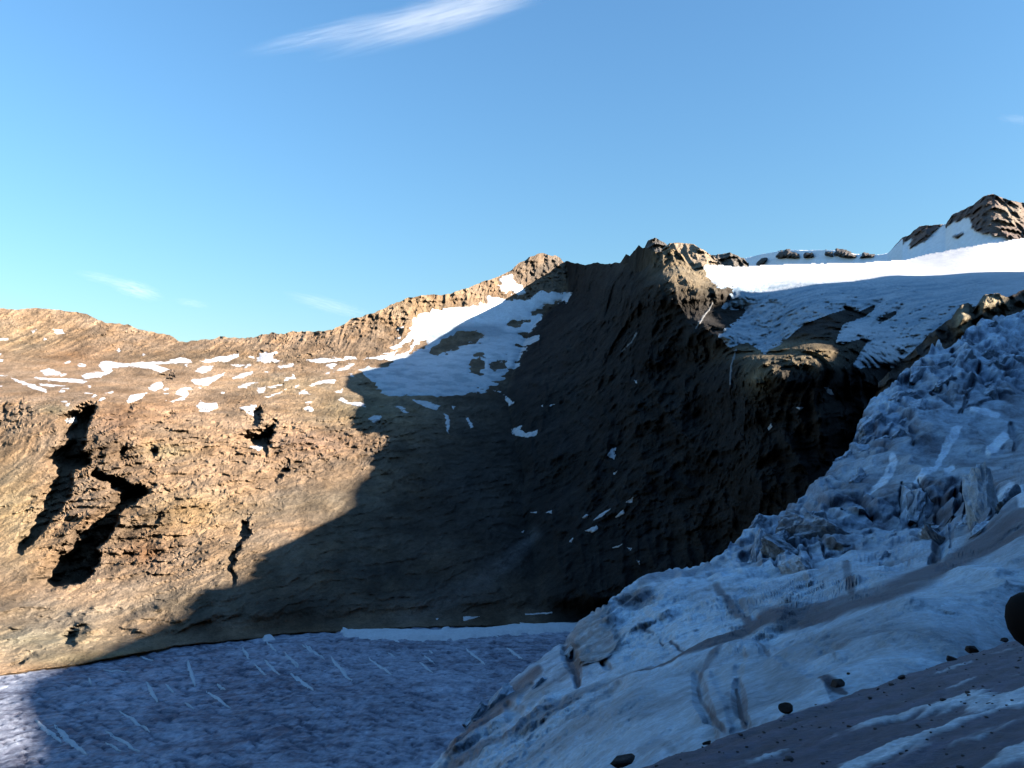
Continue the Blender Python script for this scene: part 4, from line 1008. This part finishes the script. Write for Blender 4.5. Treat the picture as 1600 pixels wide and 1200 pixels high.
# rows are moved so that the top row lies on the outline: re-sample each column
rv_ = np.arange(1252.0, 404.0, -ES)
RU = np.broadcast_to(eu[None], (len(rv_), len(eu))); RV = np.maximum(rv_[:, None], silj[None])
keepcol = silj < 1240
PE2 = at(RU, RV, bilin(De, EU0, EV0, ES, RU, RV)) + bilin(OFFS, EU0, EV0, ES, RU, RV); CE2 = bilin(cE, EU0, EV0, ES, RU, RV)
bk = [PE2[-1] + np.array([0.3 * k, 1.2 * k, -1.0 * k * k]) for k in (1, 2, 4)] + [PE2[-1] + np.array([6, 14., -45.])]
PE3 = np.concatenate([PE2, np.stack(bk)]); CE3 = np.concatenate([CE2, np.stack([CE2[-1]] * 4)])
RU3 = np.concatenate([RU, np.stack([RU[-1]] * 4)]); RV3 = np.concatenate([RV, np.stack([RV[-1]] * 4)])
jj = np.clip(((RV3 - EV0) / ES).astype(int), 0, len(ev) - 1); ii = np.clip(((RU3 - EU0) / ES).astype(int), 0, len(eu) - 1)
cidm = (c1[..., 0] * 73 + c1[..., 1] * 1009 + c1[..., 2] * 9173)[jj, ii]
eam = EA[jj, ii]
isblk = (eam > .42)[:-1, :-1]
dbm = db[jj, ii][:-1, :-1] > .45
cq = cidm[:-1, :-1]
cols_ok = np.broadcast_to((keepcol[:-1] & keepcol[1:])[None], cq.shape) & (((RV3[:-1, :-1] - RV3[1:, :-1]) + (RV3[:-1, 1:] - RV3[1:, 1:]) > 1e-6) | (np.arange(cq.shape[0])[:, None] >= len(rv_) - 1))
def components(m):
    """connected pieces of a face mask, largest first"""
    lab = np.zeros(m.shape, np.int32); out = []
    H, W = m.shape
    for y, x in zip(*np.nonzero(m)):
        if lab[y, x]: continue
        k = len(out) + 1; st = [(y, x)]; lab[y, x] = k; n = 0
        while st:
            a, b = st.pop(); n += 1
            for c, d in ((a + 1, b), (a - 1, b), (a, b + 1), (a, b - 1)):
                if 0 <= c < H and 0 <= d < W and m[c, d] and not lab[c, d]:
                    lab[c, d] = k; st.append((c, d))
        out.append((n, k))
    return lab, sorted(out, reverse=True)
icefall = bpy.data.objects.new('icefall', None); C.objects.link(icefall)
icefall.location = tuple(at(1200, 1000, 40))
tag(icefall, 'broken blue white icefall with crevasses sweeping down at lower right', 'icefall')
base = np.array(icefall.location)
taken = np.zeros(cq.shape, bool)
lab, comp = components(dbm & cols_ok & ~taken)
for n_, k in comp:
    if n_ < 700: break
    grid_mesh('grit_band', PE3 - base, MAT_ICEFALL, CE3, lab == k, False, icefall)
    taken |= lab == k
dirtm = taken
rest = cols_ok
grid_mesh('snow_slope', PE3 - base, MAT_ICEFALL, CE3, rest & ~dirtm, False, icefall)
# ---- seracs: angular blocks of ice broken out of the slope
_n = 16
def cube_grid(n):
    V, F = [], []
    for ax in range(3):
        for sg in (-1, 1):
            b0 = len(V)
            for i in range(n + 1):
                for j in range(n + 1):
                    p = [0, 0, 0]; p[ax] = sg; p[(ax + 1) % 3] = -1 + 2 * i / n; p[(ax + 2) % 3] = -1 + 2 * j / n
                    V.append(p)
            for i in range(n):
                for j in range(n):
                    a = b0 + i * (n + 1) + j
                    q = [a, a + n + 1, a + n + 2, a + 1]
                    F.append(q if sg > 0 else q[::-1])
    return np.array(V, float), np.array(F)
CV, CF = cube_grid(_n)
CV3, CF3 = cube_grid(3)
SN = np.array([-.28, -.50, .82]); SN /= np.linalg.norm(SN)
def serac(r, P, size, ang, thin=.55, tall=.8, dirt=0.0, clean=0.0, small=False):
    """vertices, faces and colours of one block; strike angle in the picture plane"""
    V, F = (CV3, CF3) if small else (CV, CF)
    V = V.copy()
    for k in range(9 if not small else 5):
        nr = r.normal(size=3); nr /= np.linalg.norm(nr)
        dd = r.uniform(.72, 1.15)
        t = V @ nr; V -= np.outer(np.clip(t - dd, 0, None), nr)
    V[:, 0] += V[:, 2] * r.uniform(-.4, .4); V[:, 1] += V[:, 2] * r.uniform(-.3, .3)
    V[:, :2] *= (1 - .22 * np.clip(V[:, 2:3], -1, 1) * r.uniform(.3, 1.6))
    o3 = r.uniform(0, 90)
    V *= 1 + .30 * fbm(V * 1.2 + o3, 5, .6)[:, None] + .12 * (ridged(V * 2.2 + o3, 3)[:, None] - .4)
    loc = V.copy()
    V = V * (np.array([1.45, thin, tall]) * size * .5)
    a1_, a2_, a3_ = ang + r.normal() * .18, r.normal() * .2, .25 + r.normal() * .25
    st_ = np.array([math.cos(a1_), .35 * math.cos(a1_), math.sin(a1_)])
    st_ -= SN * (st_ @ SN) * .8; st_ /= np.linalg.norm(st_)
    nr = SN + st_ * a2_ + np.cross(SN, st_) * a3_; nr -= st_ * (nr @ st_); nr /= np.linalg.norm(nr)
    tr = np.cross(nr, st_)
    V = V @ np.stack([st_, tr, nr])
    # normals for the snow cap
    e1_, e2_ = V[F[:, 1]] - V[F[:, 0]], V[F[:, 3]] - V[F[:, 0]]
    fn = np.cross(e1_, e2_); fn /= np.linalg.norm(fn, axis=1)[:, None] + 1e-9
    vn = np.zeros_like(V)
    for k in range(4): np.add.at(vn, F[:, k], fn)
    vn /= np.linalg.norm(vn, axis=1)[:, None] + 1e-9
    W = V + P
    nz_ = vn[:, 2] + .35 * fbm(W / (size * .3), 3)
    cap = sstep(.45, .8, nz_)[:, None]
    lay = .5 + .5 * np.sin(loc[:, 2] * r.uniform(7, 14) + loc[:, 0] * r.uniform(-3, 3) + 2.5 * fbm(W / (size * .4), 2))
    side = np.array((.31, .42, .56)) * (1 - .40 * (lay ** 3)[:, None]) * r.uniform(.75, 1.15)
    g_ = np.clip(dirt * (.7 + 1.2 * fbm(W / (size * .25) + 5, 3)), 0, .95)[:, None]
    side = side * (1 - g_) + np.array((.15, .145, .155)) * g_
    topc = np.array((.58, .70, .84)) * (1 - .5 * g_) + np.array((.2, .19, .2)) * .5 * g_
    c = side * (1 - cap) + topc * cap
    if clean > 0: c = c * (1 - clean) + np.array((.66, .75, .84)) * clean
    c *= 1 + .22 * fbm(W / (size * .12), 2)[:, None]
    return W, F, np.clip(c, .04, .85)
def e_point(px, py):
    px = np.array(px, float); py = np.array(py, float)
    return at(px, py, bilin(De, EU0, EV0, ES, px, py)) + bilin(OFFS, EU0, EV0, ES, px, py)
r = np.random.default_rng(5)
ZONES = [  # polygon, number, size range in px, strike angle, dirt
 ([(1345,640),(1420,565),(1480,525),(1600,478),(1760,430),(1760,620),(1600,640),(1520,625),(1440,640),(1400,690),(1335,700)], 26, (24, 48), .8, .1),
 ([(1290,745),(1340,690),(1400,660),(1420,690),(1360,735),(1310,770)], 4, (26, 46), .75, .1),
 ([(1130,868),(1200,808),(1280,760),(1340,770),(1420,750),(1500,738),(1560,745),(1560,800),(1480,862),(1400,885),(1330,895),(1260,895),(1180,890)], 7, (30, 48), 1.0, .2),
 ([(725,1130),(800,1064),(880,1000),(925,960),(900,1040),(830,1090),(760,1150)], 4, (22, 40), .9, .5),
 ([(1560,745),(1640,730),(1760,730),(1760,780),(1640,790),(1560,800)], 3, (26, 50), .8, .2)]
made = []
for poly, num, (s0, s1), ang, dirt in ZONES:
    a = np.array(poly, float); n_ok = 0
    for _ in range(num * 30):
        if n_ok >= num: break
        x, y = r.uniform(a[:, 0].min(), a[:, 0].max()), r.uniform(a[:, 1].min(), a[:, 1].max())
        if _poly_sdf(poly, np.array([x]), np.array([y]))[0] < -2: continue
        sz = s0 + (s1 - s0) * r.uniform() ** 1.8
        if any((x - q[0]) ** 2 + (y - q[1]) ** 2 < (.27 * (sz + q[2])) ** 2 for q in made): continue
        if y < np.interp(x, eu, silj) + .1 * sz: continue
        made.append((x, y, sz, ang, dirt if r.uniform() < .45 else dirt * .3, 0)); n_ok += 1
for q in [(1538,795,84,1.45,.1,.5),(1470,770,70,1.3,.5,0),(1425,780,58,1.4,.2,0),(1296,824,66,-.7,.45,0),(1255,830,48,-.9,.4,0),(1228,858,48,1.9,.1,.2),(1256,880,46,2.1,.1,.2),(1190,856,56,1.6,.3,0),(1465,838,54,1.55,.7,0)]:
    made.append(q)
made.sort(key=lambda q: -q[2])
rub_v, rub_f, rub_c, nv = [], [], [], 0
nblk = 0
for x, y, sz, ang, dirt, clean in made:
    P_ = e_point(x, y); size = sz / FPX * P_[1]
    big_ = nblk < 280
    W, F, c = serac(r, P_ - SN * size * r.uniform(.26, .42), size * 1.15, ang, r.uniform(.42, .7), r.uniform(.75, 1.15), dirt, clean, small=False)
    mesh_from('ice_block', W - base, F, MAT_ICEFALL, c, False, icefall); nblk += 1
print('icefall', nblk, time.time() - T0)

# ------------------------------------------------------------------ near ice slope underfoot
A0, B0, C0 = -1.62, .150, -.2424
crestD = lambda px: curve([(500,4),(800,7.0),(1000,9.1),(1250,11.7),(1480,15.6),(1600,18.2),(1900,22)], px)
npx = np.arange(600, 2080, 3.4); nd = np.exp(np.linspace(math.log(1.4), math.log(34), 360))
NU, ND = np.meshgrid(npx, nd)
NX = (NU - 800) / FPX * ND; NY = ND
N3 = np.stack([NX, NY, NX * 0], -1)
cd = crestD(NU)
dl = (NX * .80 + NY * .6); dc = (NY * .80 - NX * .6)
strk = fbm(np.stack([dl / 2.2, dc / .32, dl * 0], -1) + fbm(N3 / 3, 2)[..., None] * .5, 5)
over = np.clip(ND - cd * (1 + .02 * fbm(N3 / 1.5, 3)), 0, None)
NZ = A0 + B0 * NX + C0 * NY - .16 * over ** 1.35 + fbm(N3 / 2.5, 3) * .07 + strk * .05 + fbm(N3 / .5, 4, .6) * .05 + fbm(np.stack([dl / .9, dc / .16, dl * 0 + 9], -1), 3) * .03
snowb = np.clip(fbm(np.stack([dl / 3.0, dc / .55, dl * 0 + 4], -1), 4) * 2.4 + .05 - .55 * sstep(.55, .95, ND / cd) + .25 * sstep(.62, .35, ND / cd), 0, 1)
snowb = sstep(.25, .6, snowb)
NZ = NZ + snowb * .03
ng = fbm(N3 / .25, 3)
nc = np.array((.066, .066, .104)) * (1 + .8 * strk[..., None]) * (1 - snowb[..., None]) + np.array((.55, .60, .66)) * snowb[..., None]
nc *= (1 + .35 * ng + .35 * fbm(N3 / .07, 2))[..., None]
NP = np.stack([NX, NY, NZ], -1)
tag(grid_mesh('ice_slope', NP, MAT_NEAR, np.clip(nc, .03, .8)), 'dirty purple grey ice slope with snow streaks in the near foreground', 'ice slope', 'structure')
def near_z(x, y):
    d = y; px = x / y * FPX + 800
    o = max(0.0, d - float(crestD(px)))
    return A0 + B0 * x + C0 * y - .16 * o ** 1.35
# stones: pixel of the foot, width px, height px
import bmesh
def stone(px, py, w, h, label, seed, D=None, zfun=True, tilt=0.0):
    X, Z = ray(px, py)
    if D is None:
        # where the view ray meets the slope
        D = A0 / (Z - B0 * X - C0)
        D = min(D, float(crestD(px)) * 1.01)
    sw = w * .85 / FPX * D / 2; shh = h * .85 / FPX * D
    bm = bmesh.new(); bmesh.ops.create_icosphere(bm, subdivisions=4, radius=1)
    r = np.random.default_rng(seed)
    planes = [(v / np.linalg.norm(v), r.uniform(.42, .75)) for v in r.normal(size=(14, 3))]
    V = np.array([v.co[:] for v in bm.verts])
    for nrm, dd in planes:
        k = V @ nrm; V = V - np.outer(np.clip(k - dd, 0, None), nrm)
    V *= 1 + .07 * fbm(V * 1.6 + seed, 4)[:, None]
    V = V * np.array([sw * 1.2, sw * .95, shh * .72])
    c, s = math.cos(tilt), math.sin(tilt)
    V = np.stack([V[:, 0] * c - V[:, 2] * s, V[:, 1], V[:, 0] * s + V[:, 2] * c], 1)
    F = np.array([[v.index for v in f.verts] for f in bm.faces]); bm.free()
    col = np.array((.030, .024, .024)) * (1 + .4 * fbm(V / sw * 1.5 + 3, 3)[:, None])
    o = mesh_from('stone', V, F, MAT_STONE, np.clip(col, .01, .2), True)
    p = at(px, py, D)
    o.location = (p[0], p[1] + sw * .3, p[2] + shh * .18)
    tag(o, label, 'stone', group='dark stones on the ice')
    return o
for k, (px, py, w, h, lab, D) in enumerate([
  (1486,1033,21,12,'rounded dark stone on the crest of the dirty ice slope, left of the slab',None),(1520,1016,25,13,'flat dark slab of stone on the slope crest, largest of the pair',None),(1570,1002,14,7,'small dark stone on the crest just below the black sleeve',None),
  (1411,1060,15,7,'small flat dark stone just below the crest, left of the rounded stone',None),(1231,1108,27,16,'dark wedge stone where the slope meets the pale ice bulge',None),(972,1196,46,22,'big dark stone at the bottom edge, leftmost on the ice',None),
  (1331,1139,17,8,'small dark stone in the middle of the dirty slope',None),(1106,1163,16,6,'small flat stone on the lower dirty slope near the snow bulge',None),(1457,1151,13,4,'thin dark pebble on a snow streak',None),
  (1308,1071,26,14,'dark flat rock lying on the snow trough beyond the slope',15.5),(1326,1053,7,4,'tiny pebble on the snow trough',17.5),(1594,1034,10,4,'small pebble on the slope near the right edge',None),(1360,1092,9,4,'tiny pebble on the dirty slope below the crest',None),
  (1372,1078,6,4,'tiny pebble just under the crest of the dirty slope',None),(1575,1015,5,3,'tiny pebble beside the black sleeve',None),(1545,1101,11,4,'flat pebble on a snow patch at right',None)]):
    stone(px, py, w, h, lab, 100 + k, D, tilt=.15)
print('near', time.time() - T0)

# ------------------------------------------------------------------ thin clouds: real volumes high above the ridge
def cloud_material(name, dens, nscale, lo, hi):
    m = bpy.data.materials.new(name); m.use_nodes = True
    n, l = m.node_tree.nodes, m.node_tree.links
    n.remove(n['Principled BSDF'])
    v = n.new('ShaderNodeVolumePrincipled'); v.inputs['Color'].default_value = (1, 1, 1, 1); v.inputs['Anisotropy'].default_value = 0.0
    l.new(v.outputs[0], n['Material Output'].inputs['Volume'])
    tc = n.new('ShaderNodeTexCoord')
    ln = n.new('ShaderNodeVectorMath'); ln.operation = 'LENGTH'; l.new(tc.outputs['Object'], ln.inputs[0])
    fall = n.new('ShaderNodeMapRange'); fall.interpolation_type = 'SMOOTHSTEP'
    fall.inputs['From Min'].default_value = 1.0; fall.inputs['From Max'].default_value = 0.15
    l.new(ln.outputs['Value'], fall.inputs['Value'])
    mp = n.new('ShaderNodeMapping'); mp.inputs['Scale'].default_value = nscale; l.new(tc.outputs['Object'], mp.inputs['Vector'])
    oi = n.new('ShaderNodeObjectInfo'); ad = n.new('ShaderNodeVectorMath'); ad.operation = 'ADD'
    l.new(mp.outputs[0], ad.inputs[0]); l.new(oi.outputs['Location'], ad.inputs[1])
    t = n.new('ShaderNodeTexNoise'); t.inputs['Scale'].default_value = 1.0; t.inputs['Detail'].default_value = 5; t.inputs['Roughness'].default_value = .6; t.inputs['Distortion'].default_value = .6
    l.new(ad.outputs[0], t.inputs['Vector'])
    r = n.new('ShaderNodeMapRange'); r.inputs['From Min'].default_value = lo; r.inputs['From Max'].default_value = hi
    l.new(t.outputs['Fac'], r.inputs['Value'])
    m1 = n.new('ShaderNodeMath'); m1.operation = 'MULTIPLY'; l.new(r.outputs[0], m1.inputs[0]); l.new(fall.outputs[0], m1.inputs[1])
    m2 = n.new('ShaderNodeMath'); m2.operation = 'MULTIPLY'; l.new(m1.outputs[0], m2.inputs[0]); m2.inputs[1].default_value = dens
    l.new(m2.outputs[0], v.inputs['Density'])
    return m
CL_A = cloud_material('cirrus', .0036, (3.0, 5.0, 8.0), .42, .74)
CL_B = cloud_material('faint_cirrus', .0024, (3.0, 4.5, 7.0), .40, .76)
def puff(name, a, b, half, D, mat, parent=None):
    """ellipsoid of vapour from pixel a to pixel b"""
    bm = bmesh.new(); bmesh.ops.create_icosphere(bm, subdivisions=3, radius=1.0)
    me = bpy.data.meshes.new(name); bm.to_mesh(me); bm.free(); me.materials.append(mat)
    o = new_obj(name, me, parent)
    pa_, pb_ = Vector(at(a[0], a[1], D)), Vector(at(b[0], b[1], D))
    o.location = (pa_ + pb_) / 2
    ax = (pb_ - pa_); o.scale = (ax.length / 2, half / FPX * D * 1.6, half / FPX * D)
    o.rotation_euler = (0, -math.atan2(ax.z, math.hypot(ax.x, ax.y)), 0)
    return o
streak = bpy.data.objects.new('cloud', None); C.objects.link(streak)
tag(streak, 'long wispy white streak of cloud at the top of the sky', 'cloud')
puff('wisp', (460, 94), (900, -26), 26, 6000, CL_A, streak)
puff('wisp', (350, 90), (760, 0), 19, 6300, CL_A, streak)
puff('wisp', (560, 60), (860, -30), 34, 6500, CL_B, streak)
for a, b, h, mt, lab in (((165,440),(262,466),17,CL_A,'small white cloud puff low above the left ridge, brightest of the low ones'),((265,468),(335,480),9,CL_B,'tiny faint cloud just right of the low white puff'),
                        ((430,455),(600,500),15,CL_B,'faint thin cloud veil just above the dip in the left ridge'),((110,424),(220,448),12,CL_B,'faint cloud tail left of the low white puff'),((1550,182),(1640,192),9,CL_B,'tiny faint cloud at the right edge of the sky')):
    tag(puff('cloud', a, b, h, 6000, mt), lab, 'cloud')

# ------------------------------------------------------------------ person at the right edge: only the bent elbow reaches into the picture
def plain(name, rgb, rough=.8):
    m = bpy.data.materials.new(name); m.use_nodes = True
    n, l = m.node_tree.nodes, m.node_tree.links
    b = n['Principled BSDF']; b.inputs['Roughness'].default_value = rough; b.inputs['Specular IOR Level'].default_value = .08
    t = n.new('ShaderNodeTexNoise'); t.inputs['Scale'].default_value = 60; t.inputs['Detail'].default_value = 4
    r = n.new('ShaderNodeValToRGB'); r.color_ramp.elements[0].color = tuple(c * .75 for c in rgb) + (1,); r.color_ramp.elements[1].color = tuple(c * 1.25 for c in rgb) + (1,)
    l.new(t.outputs['Fac'], r.inputs[0]); l.new(r.outputs[0], b.inputs['Base Color'])
    return m
M_BLACK, M_SKIN, M_TROU = plain('black_fabric', (.005, .005, .006)), plain('skin', (.45, .28, .20), .5), plain('dark_trousers', (.02, .02, .024))
def skin_mesh(name, verts, edges, mat, parent, root=0, sub=2):
    me = bpy.data.meshes.new(name)
    me.from_pydata([v[:3] for v in verts], edges, [])
    o = new_obj(name, me, parent); me.materials.append(mat)
    md = o.modifiers.new('skin', 'SKIN'); md.use_smooth_shade = True
    for i, v in enumerate(verts):
        sv = me.skin_vertices[0].data[i]; sv.radius = (v[3], v[4] if len(v) > 4 else v[3]); sv.use_root = (i == root)
    o.modifiers.new('sub', 'SUBSURF').render_levels = sub
    o.modifiers['sub'].levels = sub
    return o
px_, py_ = 2.29, 3.0
gz = near_z(px_, py_) - .03
person = bpy.data.objects.new('person', None); C.objects.link(person); person.location = (px_, py_, gz)
tag(person, 'person in black jacket, bent elbow showing at the right edge above the dirty slope', 'person')
B_ = [(0,0,.95,.15,.12),(0,0,1.12,.14,.11),(0,.01,1.28,.16,.12),(0,.01,1.42,.14,.10),(0,0,1.52,.06,.06),          # pelvis to neck
      (-.19,0,1.42,.085),(-.45,-.03,1.37,.125),(-.28,-.26,1.50,.055),                                         # left arm: shoulder, elbow, wrist
      (.19,0,1.42,.085),(.42,-.05,1.28,.075),(.20,-.27,1.50,.055),
      (-.10,0,.86,.10),(-.11,-.02,.48,.075),(-.12,.02,.09,.055),(-.13,-.12,.04,.045),
      (.10,0,.86,.10),(.11,-.02,.50,.075),(.12,.02,.14,.055),(.13,-.12,.09,.045)]
E_ = [(0,1),(1,2),(2,3),(3,4),(3,5),(5,6),(6,7),(3,8),(8,9),(9,10),(0,11),(11,12),(12,13),(13,14),(0,15),(15,16),(16,17),(17,18)]
skin_mesh('body', B_, E_, M_BLACK, person)
skin_mesh('head', [(0,-.01,1.50,.055),(0,-.02,1.58,.075),(0,-.03,1.66,.088),(0,-.02,1.735,.075),(0,-.105,1.625,.018)], [(0,1),(1,2),(2,3),(1,4)], M_SKIN, person)
bm = bmesh.new(); bmesh.ops.create_uvsphere(bm, u_segments=24, v_segments=16, radius=.118)
bmesh.ops.delete(bm, geom=[v for v in bm.verts if v.co.z < -.015 - .04 * (v.co.y > .02)], context='VERTS')
me = bpy.data.meshes.new('hat'); bm.to_mesh(me); bm.free(); me.materials.append(M_BLACK)
hat = new_obj('hat', me, person); hat.location = (0, -.015, 1.69)
for sgn, wx, wy in ((-1, -.28, -.26), (1, .20, -.27)):
    hv = [(wx, wy, 1.50, .032), (wx * .8, wy - .05, 1.53, .038, .022), (wx * .62, wy - .08, 1.55, .034, .02)]
    he = [(0, 1), (1, 2)]
    for k, (dz, L) in enumerate(((.03, .06), (.012, .075), (-.008, .07), (-.026, .055))):
        b0 = len(hv)
        hv += [(wx * .55, wy - .095, 1.55 + dz, .009), (wx * .55 - wx * L * 2, wy - .105 - .03, 1.555 + dz, .009), (wx * .35 - wx * L * 3, wy - .10, 1.555 + dz, .008)]
        he += [(2, b0), (b0, b0 + 1), (b0 + 1, b0 + 2)]
    b0 = len(hv); hv += [(wx * .75, wy - .09, 1.50, .011), (wx * .5, wy - .10, 1.495, .009)]; he += [(1, b0), (b0, b0 + 1)]
    skin_mesh('glove', hv, he, M_BLACK, person)
print('done', time.time() - T0)

# grit and pebbles strewn over the near ice: too many to count
pv, pf, nv = [], [], 0
r = np.random.default_rng(77)
for k in range(420):
    px = r.uniform(900, 1700); dd = r.uniform(3.0, 1.0 + float(crestD(px)) * .98)
    x = (px - 800) / FPX * dd; y = dd
    rad = r.uniform(.006, .022) * (1 + 1.2 * (r.uniform() < .08))
    V = CV3 * (np.array([1, 1, .6]) / (np.linalg.norm(CV3, axis=1)[:, None] * .6 + .4)) * r.uniform(.7, 1.3, size=3)
    V = V * rad
    pv.append(V + np.array([x, y, bilin(NZ[..., None], 0, 0, 1, np.array((px - npx[0]) / 3.4), np.array(np.interp(dd, nd, np.arange(len(nd)))))[..., 0] + rad * .2])); pf.append(CF3 + nv); nv += len(V)
pv = np.concatenate(pv)
o = mesh_from('pebbles', pv, np.concatenate(pf), MAT_STONE, np.array((.05, .042, .045)) * (1 + .5 * fbm(pv * 3, 2)[:, None]), False)
tag(o, 'scattered small grit and pebbles on the near dirty ice slope', 'pebbles', 'stuff')
